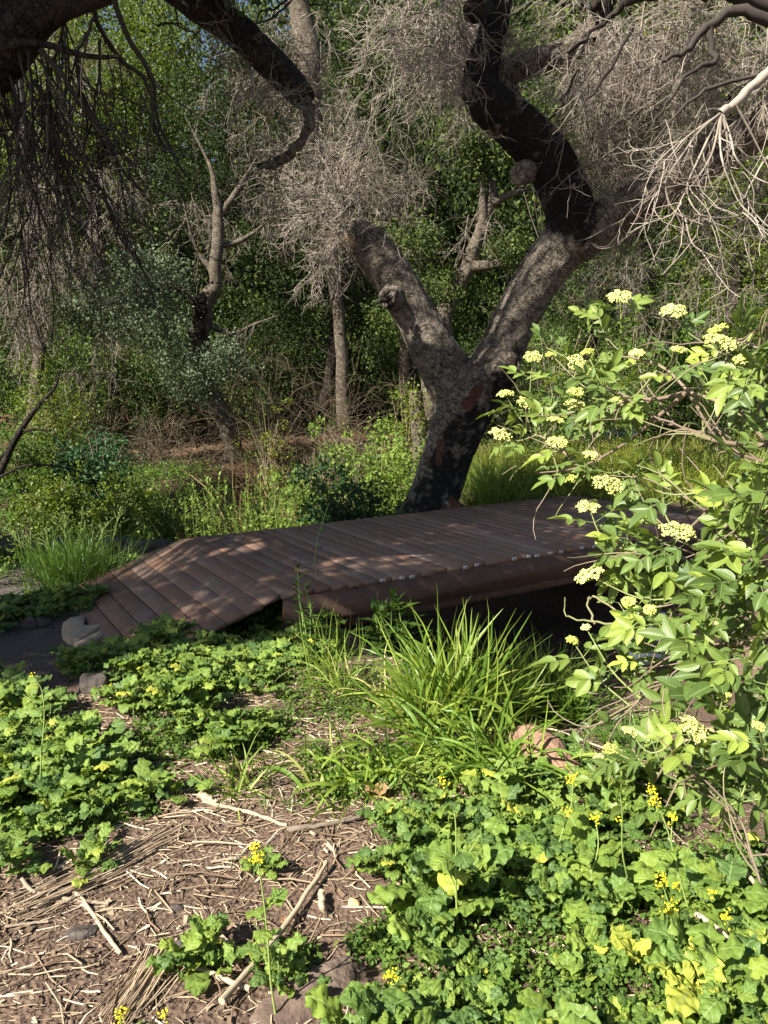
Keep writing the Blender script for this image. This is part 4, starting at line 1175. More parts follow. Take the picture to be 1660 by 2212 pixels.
for sd in range(3):
    mbu = MB()
    Cu = rnd_dir(120) * (rng.random((120, 1)) ** .4) * A([1.5, 1.3, 1.35]) + A([0, 0, 1.1]); Cu[:, 2] = np.abs(Cu[:, 2]) + .05
    leaves(mbu, Cu, rng.uniform(.2, .42, 120), 60, .075, (.0, .9))
    pu = grow(np.zeros((16, 3)), A([0, 0, 1]) + rng.normal(size=(16, 3)) * A([.6, .6, .1]), 2.2, 8, 0, .15)
    mt = MB(); tubes(mt, pu, np.linspace(.025, .006, 8)[None], 5, .4)
    USH.append((mbu.mesh('leaves', M['oakleaf'], False), mbu.mesh('leaves', M['herb'], False), mt.mesh('stems', M['darktwig'])))
for k, (px, d, s_u, hz_) in enumerate([(-40, 19, 1, 1.0), (40, 21, 1.1, 1.2), (120, 18, .9, 1.1), (215, 20, 1, 1.3), (300, 19, .9, 1.0), (330, 23, 1.2, 1.3), (380, 21, .9, 1.2), (470, 23, 1.2, 1.1), (540, 21, .9, 1.2), (600, 23, 1.1, 1.2), (660, 24, 1.2, 1.1), (740, 25, 1.2, 1.2), (800, 25, 1.1, 1.3), (870, 23, .9, 1.2),
        (930, 22, 1, 1.2), (990, 20, .9, 1.0), (1060, 22, 1.1, 1.2), (1130, 20, 1.0, 1.1), (1200, 22, 1.2, 1.2), (1270, 19, .8, 1.1), (1330, 24, 1.2, 1.2), (1400, 20.5, .9, 1.0), (1480, 25, 1.2, 1.2), (1550, 21, 1, 1.2), (1620, 25, 1.2, 1.2), (1700, 21, 1.1, 1.1), (100, 25, 1.3, 1.4), (430, 26, 1.3, 1.4), (620, 27, 1.4, 1.4), (830, 28, 1.4, 1.4), (1000, 26, 1.3, 1.4), (1180, 27, 1.4, 1.4), (1400, 28, 1.4, 1.4)]):
    t = thing('understory_bush', 'dense evergreen bush among the trunks at the back of the forest floor', 'bush', at(px, d), 'understory bushes among the trunks')
    mm = USH[k % 3]
    for nm, me in (('leaves', mm[1] if (k % 4 == 2 or px > 1100 and k % 2) else mm[0]), ('stems', mm[2])):
        o = bpy.data.objects.new(nm, me); COL.objects.link(o); o.parent = t
    t.rotation_euler[2] = rng.random() * 6.28; t.scale = (s_u, s_u, s_u * hz_ * 1.15)
def brush(lab, px, d, pytop, rpx, k, mat='browntwig'):
    b = at(px, d); hg = topz(px, pytop, d) - b[2]; R_ = rpx * d / FPX
    o = b + np.stack([rng.normal(size=k) * R_ * .6, rng.normal(size=k) * R_ * .4, 0 * np.arange(k)], 1)
    o[:, 2] = H(o[:, 0], o[:, 1])
    mb = MB()
    tangle(mb, o, A([0, 0, 1]) + rng.normal(size=(k, 3)) * A([.6, .4, .1]), hg * 1.05, (k * 5, k * 15), .0065, droop=(.06, .08, .05), tint=(.1, 1))
    return tag(mb.build('brushwood', M[mat], loc=b), lab, 'bush', 'brown brushwood on the forest floor')
brush('brown leafless brush in front of the twisted oak, left of its foot', 330, 14.2, 880, 80, 46)
brush('brown brush around the bare shrub', 700, 15.6, 810, 70, 46)
brush('brown brush in a sun fleck at the left under the feathery shrub', 190, 14, 880, 70, 36)
brush('brown brush behind the big oak, below its right limb', 1230, 17, 650, 60, 40)
brush('dark brush filling the shade right of the twisted trunk', 600, 18, 760, 90, 40)

# lichen-covered stump
b = at(905, 14.0); stp = thing('tree_stump', 'pale broken stump overgrown with fine creeper, left of the leaning trunk', 'stump', b)
mb = MB(); hh = topz(905, 845, 14) - b[2]
pp = A([b + A([.05 * math.sin(t * 5), 0, -.05 + (hh + .05) * t]) for t in np.linspace(0, 1, 9)])
tubes(mb, pp, (np.linspace(.21, .12, 9) * (1 + .08 * rng.normal(size=9)))[None], 12, .5, cap=True); mb.build('trunk', M['palebark'], stp, True)
mb = MB(); C_ = pp[rng.integers(1, 9, 70)] + rng.normal(size=(70, 3)) * A([.14, .14, .06]) + A([.06, -.05, 0])
leaves(mb, C_, .09, 26, .035, (.3, 1)); mb.build('creeper', M['yellowleaf'], stp)

# thin dark leaning tree at the left edge
b = G(-20, 1060); st_ = thing('sapling', 'thin dark leaning sapling at the far left edge above the weeds', 'tree', b)
mb = MB()
for sp in [[(-30, 1075, 8.8, 9), (0, 1020, 8.8, 8), (35, 945, 8.8, 7), (80, 880, 8.8, 5), (118, 838, 8.8, 3), (130, 800, 8.8, 2)], [(25, 960, 8.8, 4), (60, 930, 8.8, 3), (110, 930, 8.8, 2)], [(-20, 1010, 8.8, 4), (30, 958, 8.8, 3)], [(0, 1030, 8.6, 3), (60, 1005, 8.6, 3), (140, 1010, 8.6, 2), (200, 1030, 8.6, 1.5)]]:
    p, r = pxpath(sp); tubes(mb, p, r, 7, .3)
mb.build('trunk', M['darkbark'], st_, True)
C_ = A([P(rng.uniform(-20, 140), rng.uniform(820, 980), 8.8 + rng.normal() * .3) for _ in range(60)])
mb = MB(); leaves(mb, C_, .12, 12, .03, (.2, .9)); mb.build('leaves', M['oakleaf'], st_)

# grass and weeds cover: stuff ------------------------------------------------
def scatter(k, x0, x1, y0, y1, test):
    x = rng.uniform(x0, x1, k); y = rng.uniform(y0, y1, k)
    m_ = test(x, y); x, y = x[m_], y[m_]
    return np.stack([x, y, H(x, y)], 1)
def sw(x, y):
    return (x - K1[0]) * BA[0] + (y - K1[1]) * BA[1], (x - K1[0]) * BB[0] + (y - K1[1]) * BB[1]
def off_deck(x, y):
    s, w_ = sw(x, y)
    return ~((s > -1.15) & (s < DL + .1) & (w_ > -DW - .1) & (w_ < .08))
# sunny meadow at right
q_ = scatter(26000, 1.2, 15, 10, 26, lambda x, y: off_deck(x, y) & (x > 2.0 + (y - 11) * .08 + .3 * np.sin(y)) & (rng.random(len(x)) < 14 / y))
mb = MB()
pp = grow(q_ - A([0, 0, .01]), A([0, 0, 1]) + rng.normal(size=(len(q_), 3)) * .4, rng.uniform(.12, .34, len(q_)), 4, .12, .12)
ribbons(mb, pp, rng.uniform(.012, .028, len(q_)), np.clip(.45 + .3 * wav(q_[:, 0], q_[:, 1], .8, 1) + rng.normal(size=len(q_)) * .2, 0, 1))
kind(mb.build('meadow_grass', M['meadow']), 'stuff')
# fine yellow-green weeds behind the deck, right of the oak
q_ = scatter(5200, .9, 5.5, 10.3, 14.5, lambda x, y: off_deck(x, y) & (x > .9))
mb = MB()
pp = grow(q_ - A([0, 0, .01]), A([0, 0, 1]) + rng.normal(size=(len(q_), 3)) * .3, rng.uniform(.25, .75, len(q_)), 6, .03, .15)
ribbons(mb, pp, rng.uniform(.006, .012, len(q_)), rng.uniform(.3, 1, len(q_)))
tip = pp[:, -1]; leaves(mb, np.vstack([tip[:1800], pp[:1800, 4]]), .07, 9, .020, (.4, 1))
kind(mb.build('weeds', M['yellowleaf']), 'stuff')
# general green cover in the middle distance
q_ = scatter(9000, -6.5, 2.2, 7.0, 14.5, lambda x, y: off_deck(x, y) & ((y > 8.2) | (x < -2.9)) & ~((x > -1.5) & (y > 13)))
mb = MB()
C_ = q_[:2600] + A([0, 0, .08]) + rng.random((2600, 1)) * A([0, 0, .18])
leaves(mb, C_, .11, 14, .045, (.15, .95))
pp = grow(q_[2600:] - A([0, 0, .01]), A([0, 0, 1]) + rng.normal(size=(len(q_) - 2600, 3)) * .35, rng.uniform(.15, .5, len(q_) - 2600), 5, .1, .12)
ribbons(mb, pp, rng.uniform(.006, .013, len(pp)), rng.uniform(.05, .7, len(pp)))
kind(mb.build('weed_cover', M['herb']), 'stuff')
# forest floor leaf litter far back
q_ = scatter(9000, -9, 3, 13, 24, lambda x, y: rng.random(len(x)) < 16 / y)
mb = MB(); inst(mb, LEAF_V, LEAF_F, q_ + A([0, 0, .02]), frames(rng.normal(size=q_.shape) * A([1, 1, .2]), np.tile(A([0, 0, 1.]), (len(q_), 1)) + rng.normal(size=q_.shape) * .4), rng.uniform(.07, .13, len(q_)), rng.uniform(.1, 1, len(q_)))
kind(mb.build('leaf_litter', M['browntwig']), 'stuff')

# ================================================================== ROCKS, LOGS, STICKS
def rock(name, label, cat, c0, size, mat, rough=.25, group=None, rz=0.0, sub=3, parent=None):
    import bmesh
    bm = bmesh.new(); bmesh.ops.create_icosphere(bm, subdivisions=sub, radius=1)
    v = A([list(x.co) for x in bm.verts]); f = A([[l.index for l in x.verts] for x in bm.faces]); bm.free()
    sd = rng.random(3) * 50
    h = A([mnoise.noise(Vector(tuple(x * 1.3 + sd))) + .45 * mnoise.noise(Vector(tuple(x * 3.4 + sd))) for x in v])
    v = np.sign(v) * np.abs(v) ** .8
    v = v * (1 + rough * h)[:, None] * A(size)
    ca, sa = math.cos(rz), math.sin(rz)
    v = np.stack([v[:, 0] * ca - v[:, 1] * sa, v[:, 0] * sa + v[:, 1] * ca, v[:, 2]], 1)
    mb = MB(); mb.add(v + c0, f, np.clip(.45 + .4 * h, 0, 1))
    o = mb.build(name, M[mat], parent, sub >= 3, loc=None if parent is not None else c0)
    return tag(o, label, cat, group) if label else o

M['rootwood'] = simple('weathered_root', [(0, (.05, .035, .027)), (.5, (.12, .085, .066)), (1, (.24, .19, .15))], .9, .15, 26, .9, (.9, .02))
p_ = G(66, 1355); rock('stone', 'small pointed stone on the dirt path at the left, nearest the cut log', 'stone', p_ + A([0, 0, .02]), (.07, .05, .06), 'stone', sub=2)
p_ = G(92, 1352); rock('stone', 'grey wedge-shaped stone lying on the path left of the cut log', 'stone', p_ + A([.0, 0, .02]), (.06, .06, .055), 'stone', sub=2)
p_ = G(205, 1490); rock('stone', 'brown stone half buried at the shade edge of the path', 'stone', p_ + A([0, 0, .01]), (.09, .07, .08), 'stone')
p_ = G(175, 1410); rock('stone', 'flat stone set in the path below the cut log', 'stone', p_, (.08, .05, .03), 'stone')
p_ = G(675, 2150); rock('log', 'smooth brown weathered root lump rising from the litter at the bottom beside the mustard bed', 'log', p_ + A([.02, 0, -.012]), (.19, .075, .05), 'rootwood', .3, rz=.55)
p_ = G(180, 2020); rock('stone', 'dark grey flat stone in the chips at the bottom left', 'stone', p_ + A([0, 0, .005]), (.05, .028, .016), 'stone', .3, rz=.3, sub=2)
p_ = G(380, 1965); rock('stone', 'pale stone chip below the small rosette in the litter', 'stone', p_, (.03, .02, .014), 'stone', .3, sub=2)
p_ = G(385, 2050); rock('stone', 'brownish clod between the sticks left of the low rosette', 'stone', p_, (.03, .024, .018), 'stone', .3, sub=2)
p_ = G(765, 1955); rock('stone', 'pale cream pebble beside the mustard bed', 'stone', p_, (.02, .016, .02), 'cutwood', .3, sub=2)
p_ = G(1520, 1365); rock('boulder', 'dark blue-grey boulder in the shade behind the elder twigs', 'boulder', P(1405, 1362, 4.6) + A([0, 0, -.05]), (.20, .16, .17), 'slate', .2)
# red rotten log with bark
lg = thing('log', 'reddish rotten log lying at the edge of the tall grass, half hidden by mustard leaves', 'log', G(1190, 1690))
a, b_ = G(1120, 1625) + A([0, 0, .06]), G(1255, 1715) + A([0, 0, .05])
mb = MB(); pp = A([a + (b_ - a) * t + A([0, 0, .03 * math.sin(6 * t)]) for t in np.linspace(0, 1, 12)])
tubes(mb, pp, (A([.05, .075, .085, .09, .088, .095, .085, .09, .08, .075, .06, .04]) * (1 + .08 * rng.normal(size=12)))[None], 12, rng.random(), cap=True)
mb.t[-1][:] = .6
mb.build('heartwood', M['redwood'], lg, True)
slabs([(1200, 1600 + 70, 1262, 1690, 3.1, 8, .03), (1250, 1690, 1290, 1720, 3.0, 12, .03)], lg, 'darkbark', 'bark_piece')
# dark boulders along the left
xs = [(20, 1165, .20), (75, 1158, .17), (130, 1160, .2), (190, 1155, .17), (245, 1158, .22), (300, 1165, .16), (338, 1160, .20), (55, 1185, .14), (160, 1185, .15)]
for i, (px, py, s) in enumerate(xs):
    c0 = P(px, py, 8.3); c0[2] = H(c0[0], c0[1]) + s * .35
    lab = ['dark boulder in the stone row left of the ramp'] [0]
    rock('boulder', 'dark boulder in the shaded row of stones behind the grass left of the ramp' if i != 6 else 'hollow-sided grey boulder ending the stone row nearest the ramp', 'boulder', c0, (s * 1.15, s * .9, s * .8), 'stone', .3, group='row of dark boulders')
# sawn log slice at the foot of the ramp
b = G(180, 1368)
lgs = thing('sawn_log', 'flat sawn log round with a notch, set in the path at the ramp foot', 'log', b)
out = [(133, 1362), (136, 1345), (152, 1334), (178, 1329), (183, 1336), (181, 1346), (190, 1354), (206, 1350), (222, 1349), (210, 1357), (186, 1372), (165, 1383), (146, 1377)]
zt = b[2] + .06
def flatpt(px, py, z):
    d = ray(px, py); return CAM + d * ((z - CAMZ) / d[2])
def slab_poly(poly, z, th, mat, parent, name, tint):
    top = A([flatpt(x, y, z) for x, y in poly]); cc = top.mean(0); n = len(top)
    ins = cc + (top - cc) * .965; ins[:, 2] = z + .004
    bot = cc + (top - cc) * 1.03; bot[:, 2] = z - th
    c1 = cc.copy(); c1[2] = z + .006
    vv = np.vstack([bot, top, ins, c1])
    ff = [[i, (i + 1) % n, n + (i + 1) % n, n + i] for i in range(n)] + [[n + i, n + (i + 1) % n, 2 * n + (i + 1) % n, 2 * n + i] for i in range(n)]
    mb = MB(); mb.add(vv, ff, tint)
    mb.f3.append(A([[2 * n + i, 2 * n + (i + 1) % n, 3 * n] for i in range(n)]))
    return mb.build(name, M[mat], parent)
M['greywood'] = simple('grey_sawn_wood', [(0, (.16, .125, .09)), (1, (.40, .32, .23))], .85, .15, 18, .45, (.3, .004))
slab_poly(out, zt, .12, 'greywood', lgs, 'sawn_top', .7)
slab_poly([(160, 1391), (190, 1376), (225, 1357), (228, 1362), (228, 1372), (205, 1384), (170, 1394)], zt - .01, .10, 'greywood', lgs, 'split_piece', .6)

# sticks and stalks --------------------------------------------------------------
def stick(label, pts, r0, r1, tint, name='stick', z=.012, mat='stick', cat='stick'):
    q_ = [G(x, y) for x, y in pts]
    for p in q_: p[2] += z
    pp = smooth_path(A(q_), 14) + rng.normal(size=(14, 3)) * r0 * .18
    mb = MB(); tubes(mb, pp, np.linspace(r0, r1, 14)[None] * (1 + .1 * rng.normal(size=14)), 7, tint, cap=True)
    return tag(mb.build(name, M[mat], loc=q_[0]), label, cat)
stick('long straight tan stalk slanting across the litter to the right of the low rosette', [(705, 1880), (690, 1910), (640, 1985), (585, 2060), (545, 2110), (480, 2185)], .007, .010, .85, z=.03)
stick('light tan stalk running down right from the bundle of straw at the lower left', [(163, 2040 - 105), (200, 2000 - 20), (225, 2020), (262, 2068)], .007, .006, .95)
stick('grey bent stick crossing below the straw bundle at the left', [(48, 1905), (66, 1928), (100, 1940), (160, 1952)], .007, .006, .55)
stick('grey branch piece ending at the top of the tan stalk', [(158, 1953), (190, 1955), (235, 1958)], .007, .005, .6)
stick('dark gnarled stick lying across the litter left of the mustard bed', [(620, 1800), (660, 1795), (720, 1785), (795, 1768)], .012, .007, .35)
stick('thin brown rod at the left edge of the chips', [(12, 2010), (60, 2003), (105, 1998)], .005, .004, .6)
stick('pale stalk lying from the low rosette to the bottom litter', [(370, 2085), (440, 2105), (500, 2130), (540, 2145)], .006, .009, .95)
stick('short brown stick in the litter above the low rosette', [(455, 1870), (500, 1862), (515, 1860)], .006, .006, .6)
stick('long dead stalk lying in the straw above the small flowering mustard', [(440, 1738), (500, 1752), (560, 1768), (620, 1790)], .008, .006, .9)
stick('thick short wood chip lying next to the long dead stalk', [(432, 1722), (450, 1732), (470, 1742)], .017, .010, .95)
stick('charred short branch near the small grass tuft', [(490, 1678), (520, 1660), (555, 1640)], .020, .014, .0, mat='stick')
stick('dark stick edging the left mustard bed', [(250, 1770), (300, 1755), (345, 1735)], .009, .006, .3)
stick('curved tan stick at the shade edge of the path', [(195, 1468), (210, 1482), (240, 1490), (290, 1494)], .008, .006, .7, z=.03)
stick('upright split tan stalk stub beside the root lump', [(695, 1945), (696, 1965), (697, 1985)], .011, .011, .9, z=.03)
stick('tan dead reed bent at the bottom right among yellowing leaves', [(1500, 2040), (1560, 2090), (1640, 2180)], .009, .008, .95, z=.10)
stick('dead reed lying across the bottom right corner', [(1600, 1950), (1640, 2010), (1665, 2060)], .008, .008, .85, z=.12)
stick('pale bleached stick beside the red log', [(1130, 1575), (1200, 1600), (1300, 1640), (1360, 1650)], .008, .006, 1.0, z=.10)
for i in range(2):
    pass
# bundle of straw
mb = MB()
a, b_ = G(20, 1985), G(390, 1800)
k = 120; t0 = rng.random((k, 1)) * .6; t1 = t0 + .25 + .2 * rng.random((k, 1))
j = rng.normal(size=(k, 3)) * A([.035, .045, .008])
p0 = a + (b_ - a) * t0 + j; p1 = a + (b_ - a) * np.minimum(t1, 1) + j + rng.normal(size=(k, 3)) * A([.02, .02, .004])
pp = p0[:, None] + (p1 - p0)[:, None] * np.linspace(0, 1, 5)[None, :, None]
pp[..., 2] = H(pp[..., 0], pp[..., 1]) + .012 + np.abs(j[:, None, 2])
tubes(mb, pp, .0022, 4, rng.uniform(.3, .9, k))
tag(mb.build('straw_bundle', M['straw'], loc=a), 'flattened bundle of brown straw slanting across the lower left', 'straw')
mb = MB()
a, b_ = G(255, 2200), G(330, 2100)
j = rng.normal(size=(70, 3)) * A([.03, .03, .006]); pp = (a + j)[:, None] + (b_ - a + rng.normal(size=(70, 3)) * .02)[:, None] * np.linspace(0, 1.1, 5)[None, :, None]
pp[..., 2] = H(pp[..., 0], pp[..., 1]) + .012 + np.abs(j[:, None, 2])
tubes(mb, pp, .002, 4, rng.uniform(.2, .8, 70))
tag(mb.build('straw_bundle', M['straw'], loc=a), 'small dark straw bunch at the bottom edge beside yellow flowers', 'straw')

# fallen leaf and blue cloth
def dryleaf(label, px, py, s, tint):
    c0 = G(px, py) + A([0, 0, .02]); n = 14
    a = np.linspace(0, 2 * math.pi, n, endpoint=False); rr = s * (.7 + .35 * np.abs(np.cos(a * 2.5))) * rng.uniform(.85, 1.1, n)
    v = np.stack([np.cos(a) * rr, np.sin(a) * rr * .8, .35 * rr * np.cos(a * 2 + 1) ** 2 + .01], 1)
    mb = MB(); mb.add(np.vstack([v, [[0, 0, 0]]]) + c0, [[i, (i + 1) % n, n] for i in range(n)], np.append(rng.uniform(.5, 1, n), .4))
    tag(mb.build('fallen_leaf', M['drl'], loc=c0), label, 'leaf')
M['drl'] = leaf_mat('dry_leaf', [(0, (.20, .11, .05)), (1, (.45, .28, .16))], .7, .2, .25, tcol=(1.1, .9, .7))
dryleaf('crisp tan fallen leaf at the foot of the low grass', 815, 1722, .055, .7)
dryleaf('small orange-brown fallen leaf in the litter right of the low rosette', 620, 2010, .025, .5)
dryleaf('curled tan fallen leaf below the low rosette', 455, 2020, .03, .5)

bl = thing('blue_bag', 'crumpled bright blue cloth bag with dark straps lying in the meadow behind the elder', 'bag', G(1345, 948))
c0 = G(1345, 952)
rock('bag_body', None, None, c0 + A([-.18, 0, .13]), (.32, .2, .15), 'blue', .35, parent=bl)
rock('bag_body', None, None, c0 + A([.18, 0, .17]), (.26, .18, .17), 'blue', .25, parent=bl)
mb = MB()
for sp in ([(-.5, -.2, .10), (-.2, -.24, .17), (.1, -.22, .14), (.5, -.22, .06)], [(.3, -.1, .30), (.5, -.15, .26), (.75, -.2, .05)], [(-.4, -.15, .05), (0, -.25, .05), (.5, -.25, .02)]):
    tubes(mb, smooth_path(c0 + A(sp), 12), .022, 5, .5)
mb.build('strap', M['darkcloth'], bl)

# ================================================================== FOREGROUND
def Gv(px, py):
    px = np.asarray(px, float); py = np.asarray(py, float)
    d = FWD[None] + A([1, 0, 0])[None] * ((px - 830) / FPX)[:, None] - UP[None] * ((py - 1106) / FPX)[:, None]
    z = np.zeros(len(px))
    for _ in range(14):
        p = CAM + d * ((z - CAMZ) / d[:, 2])[:, None]
        z = .5 * z + .5 * H(p[:, 0], p[:, 1])
    p[:, 2] = H(p[:, 0], p[:, 1])
    return p

def inpoly(x, y, poly):
    r = np.zeros(len(x), bool); n = len(poly)
    for i in range(n):
        x0, y0 = poly[i]; x1, y1 = poly[(i + 1) % n]
        c_ = ((y0 > y) != (y1 > y)) & (x < (x1 - x0) * (y - y0) / (y1 - y0 + 1e-9) + x0)
        r ^= c_
    return r

def pxscatter(poly, k, even=False):
    """k ground points whose picture positions fill the polygon; even: even over the ground instead"""
    poly = A(poly, float) if False else np.array(poly, float)
    if not even:
        out = np.zeros((0, 2))
        while len(out) < k:
            q_ = rng.uniform(poly.min(0), poly.max(0), (k * 2, 2)); q_ = q_[inpoly(q_[:, 0], q_[:, 1], poly)]
            out = np.vstack([out, q_])
        return Gv(out[:k, 0], out[:k, 1])
    g = Gv(poly[:, 0], poly[:, 1])[:, :2]
    out = np.zeros((0, 2))
    while len(out) < k:
        q_ = rng.uniform(g.min(0), g.max(0), (k * 2, 2)); q_ = q_[inpoly(q_[:, 0], q_[:, 1], g)]
        out = np.vstack([out, q_])
    out = out[:k]
    return np.column_stack([out, H(out[:, 0], out[:, 1])])

# ---- litter: straw, chips, crumbs ---------------------------------------
litter_poly = [(-150, 1900), (-150, 1560), (150, 1500), (420, 1480), (560, 1440), (900, 1440), (1300, 1500), (1660, 1600), (1900, 1900), (1900, 2500), (-300, 2500)]
q_ = pxscatter(litter_poly, 36000, True)
keep = rng.random(len(q_)) < np.clip(.6 + .8 * wav(q_[:, 0], q_[:, 1], 2.1, 5), .15, 1)
q_ = q_[keep]; k = len(q_)
mb = MB()
L = np.clip(rng.lognormal(-3.15, .65, k), .012, .24)
a = rng.normal(size=k) * .75 + .35 + (rng.random(k) < .3) * rng.random(k) * 3
d = np.stack([np.cos(a), np.sin(a), rng.normal(size=k) * .10], 1)
pp = np.stack([q_ - d * L[:, None] * .5, q_ + rng.normal(size=(k, 3)) * .06 * L[:, None], q_ + d * L[:, None] * .5], 1)
zz = H(pp[..., 0], pp[..., 1])
pp[..., 2] = np.maximum(pp[..., 2], zz - .002) + rng.random((k, 1)) * .012
rr = np.clip(L * .03, .0010, .0027) * rng.uniform(.6, 1.5, k)
tubes(mb, pp, rr[:, None] * A([[.9, 1, .7]]), 4, np.clip(rng.beta(1.6, 1.6, k), 0, 1))
# flat chips
k = 5200
c0 = pxscatter(litter_poly, k, True)
c0[:, 2] += rng.random(k) * .008 + .002
QV = A([[-.5, -.18, 0], [.5, -.14, .04], [.45, .16, 0], [-.5, .2, .05]])
fr = frames(rng.normal(size=(k, 3)) * A([1, 1, .25]), A([0, 0, 1.]) + rng.normal(size=(k, 3)) * .35)
inst(mb, QV, A([[0, 1, 2, 3]]), c0, fr, np.clip(rng.lognormal(-3.95, .45, k), .010, .045), rng.beta(1.4, 1.5, k))
kind(mb.build('straw_litter', M['straw']), 'stuff')
import bmesh
bm = bmesh.new(); bmesh.ops.create_icosphere(bm, subdivisions=1, radius=1)
IV = A([list(x.co) for x in bm.verts]); IF = A([[l.index for l in x.verts] for x in bm.faces]); bm.free()
k = 4200
c0 = np.vstack([pxscatter([(-200, 1850), (250, 1900), (450, 2300), (-300, 2400)], k // 2, True), pxscatter(litter_poly, k // 3, True), pxscatter([(-200, 1330), (240, 1370), (260, 1470), (-200, 1560)], k // 6, True)])
k = len(c0)
mb = MB(); inst(mb, IV, IF, c0, frames(rnd_dir(k), rnd_dir(k)), np.clip(rng.lognormal(-5.4, .5, k), .002, .013)[:, None] * rng.uniform(.5, 1.2, (k, 3)), rng.beta(1.5, 1.5, k))
kind(mb.build('soil_crumbs', M['clod']), 'stuff')

# ---- mustard ---------------------------------------------------------------
def leafgrid(L, W, el0, el1, ruff, lob, n=24, m=9, pet=.24):
    s = np.linspace(0, 1, n); s = np.where(s > .25, 1 - (1 - s) ** 1.8 / .75 ** .8, s)
    x = (s - pet) / (1 - pet)
    q0 = rng.uniform(.02, .26)
    q = np.clip((x - q0) / (1 - q0), 0, 1)
    term = np.sin(math.pi * q ** rng.uniform(.8, 1.15)) ** rng.uniform(.45, .6)
    la = rng.uniform(.10, .30, 2); fr_ = rng.uniform(7, 10); ph_ = rng.random(2)
    def margin(k):
        lobes_ = la[0] * np.exp(-((x - .04) / .05) ** 2) + la[1] * np.exp(-((x - .18) / .06) ** 2)
        tooth = 1 + lob * .30 * (np.abs(np.mod(x * fr_ + ph_[k], 1) - .5) * 2 - .5) + lob * .22 * np.sin(x * 6.28 * 2.3 + ph_[k] * 6) + rng.normal(size=n) * .02
        w_ = np.maximum(W * np.maximum(term, lobes_ * (x > -.1)) * tooth, .018 * L)
        w_[-1] = .25 * w_[-2]
        return w_
    w_l, w_r = margin(0), margin(1)
    el = el0 + (el1 - el0) * s ** 1.2
    ds = np.diff(s) * L
    y = np.concatenate([[0], np.cumsum(np.cos(el[:-1]) * ds)]); z = np.concatenate([[0], np.cumsum(np.sin(el[:-1]) * ds)])
    u = np.linspace(-1, 1, m)
    ph = rng.random(2) * 6; fq = rng.uniform(3.2, 4.8); bl_ = np.sin(s * rng.uniform(7, 11) + ph[0])
    V = np.zeros((n, m, 3)); B = np.zeros((n, m, 3))
    for j in range(m):
        wd = np.where(u[j] < 0, w_l, w_r)
        V[:, j, 0] = u[j] * wd
        e = abs(u[j])
        off = ruff * W * (e ** 1.6) * np.sin(s * 6.28 * fq + (ph[0] if u[j] < 0 else ph[1])) + .22 * wd * e - .30 * wd * e * e
        cr = (.10 * W * np.sin(s * 34 + abs(u[j]) * 5 + ph[1]) * np.sin(abs(u[j]) * 3.1) + .10 * W * bl_ * u[j]) * (x > 0) + .03 * W * rng.normal(size=n) * (x > 0) * (e > .1)
        V[:, j, 1] = y - (off + cr) * np.sin(el); V[:, j, 2] = z + (off + cr) * np.cos(el)
        B[:, j, 0] = u[j]; B[:, j, 1] = s
    i = np.arange(n - 1)[:, None] * m; j = np.arange(m - 1)[None]
    f = np.stack([i + j, i + j + 1, i + m + j + 1, i + m + j], -1).reshape(-1, 4)
    return V.reshape(-1, 3), f, B.reshape(-1, 3)

def rosette(mb, c0, nl, size, tint=(.15, .8), wide=.30, lob=.18, upr=0.0, ruff=.35, n=24, m=9):
    a0 = rng.random() * 6.28
    for i in range(nl):
        f_ = (i + .5) / nl                      # 0 inner (upright) .. 1 outer (flat)
        a = a0 + i * 2.4 + rng.normal() * .25
        L = size * (.55 + .6 * f_) * rng.uniform(.75, 1.2)
        el0 = math.radians(82 - 50 * f_ + rng.normal() * 9 + upr); el1 = math.radians(28 - 60 * f_ + rng.normal() * 16 + upr * .6)
        V, f, B = leafgrid(L, L * wide * rng.uniform(.8, 1.2), el0, el1, ruff * rng.uniform(.5, 1.3), lob * rng.uniform(.4, 1.4), n, m)
        ca, sa = math.cos(a), math.sin(a)
        V = np.stack([V[:, 0] * ca - V[:, 1] * sa, V[:, 0] * sa + V[:, 1] * ca, V[:, 2]], 1)
        mb.add(V + c0 + A([rng.normal() * .012, rng.normal() * .012, 0]), f, np.clip(rng.uniform(*tint) + (.22 if rng.random() < .05 else 0), 0, 1), B)

def clump(mb, ncr, nl, size, spread, hgt, **kw):
    """one plant: several short shoots, each with its own leaves"""
    for q0 in range(ncr):
        a = rng.random() * 6.28; r = spread * rng.random() ** .6 * (q0 > 0)
        c0 = A([math.cos(a) * r, math.sin(a) * r, -.008 + hgt * rng.random() * (1 - r / spread * .6)])
        rosette(mb, c0, nl, size * rng.uniform(.7, 1.2), **kw)
        if c0[2] > .02: tubes(mb, smooth_path(A([[c0[0] * .4, c0[1] * .4, -.01], c0 * .7 + A([0, 0, .01]), c0 + A([0, 0, .02])]), 5), np.linspace(.004, .0025, 5)[None], 5, .3)
MUS = []
for i in range(8):
    mb = MB(); clump(mb, 4, 8, .135, .085, .10, tint=(.08, .85), wide=rng.uniform(.25, .34), lob=rng.uniform(.3, .7), upr=8, ruff=.24)
    MUS.append(mb.mesh('mustard_leaves', M['mustard'], True))
SML = []
for i in range(7):
    mb = MB(); clump(mb, 5, 8, .085, .085, .09, tint=(.08, .85), wide=rng.uniform(.22, .32), lob=rng.uniform(.4, .9), upr=6, ruff=.3, n=18, m=7)
    SML.append(mb.mesh('mustard_leaves', M['mustard'], True))
def place(me, name, label, cat, p, s, group, tilt=.12):
    o = bpy.data.objects.new(name, me); COL.objects.link(o)
    o.location = p; o.scale = (s, s, s * rng.uniform(.85, 1.25))
    o.rotation_euler = (rng.normal() * tilt, rng.normal() * tilt, rng.random() * 6.28)
    o['_w'] = [float(a) for a in p]
    return tag(o, label, cat, group)
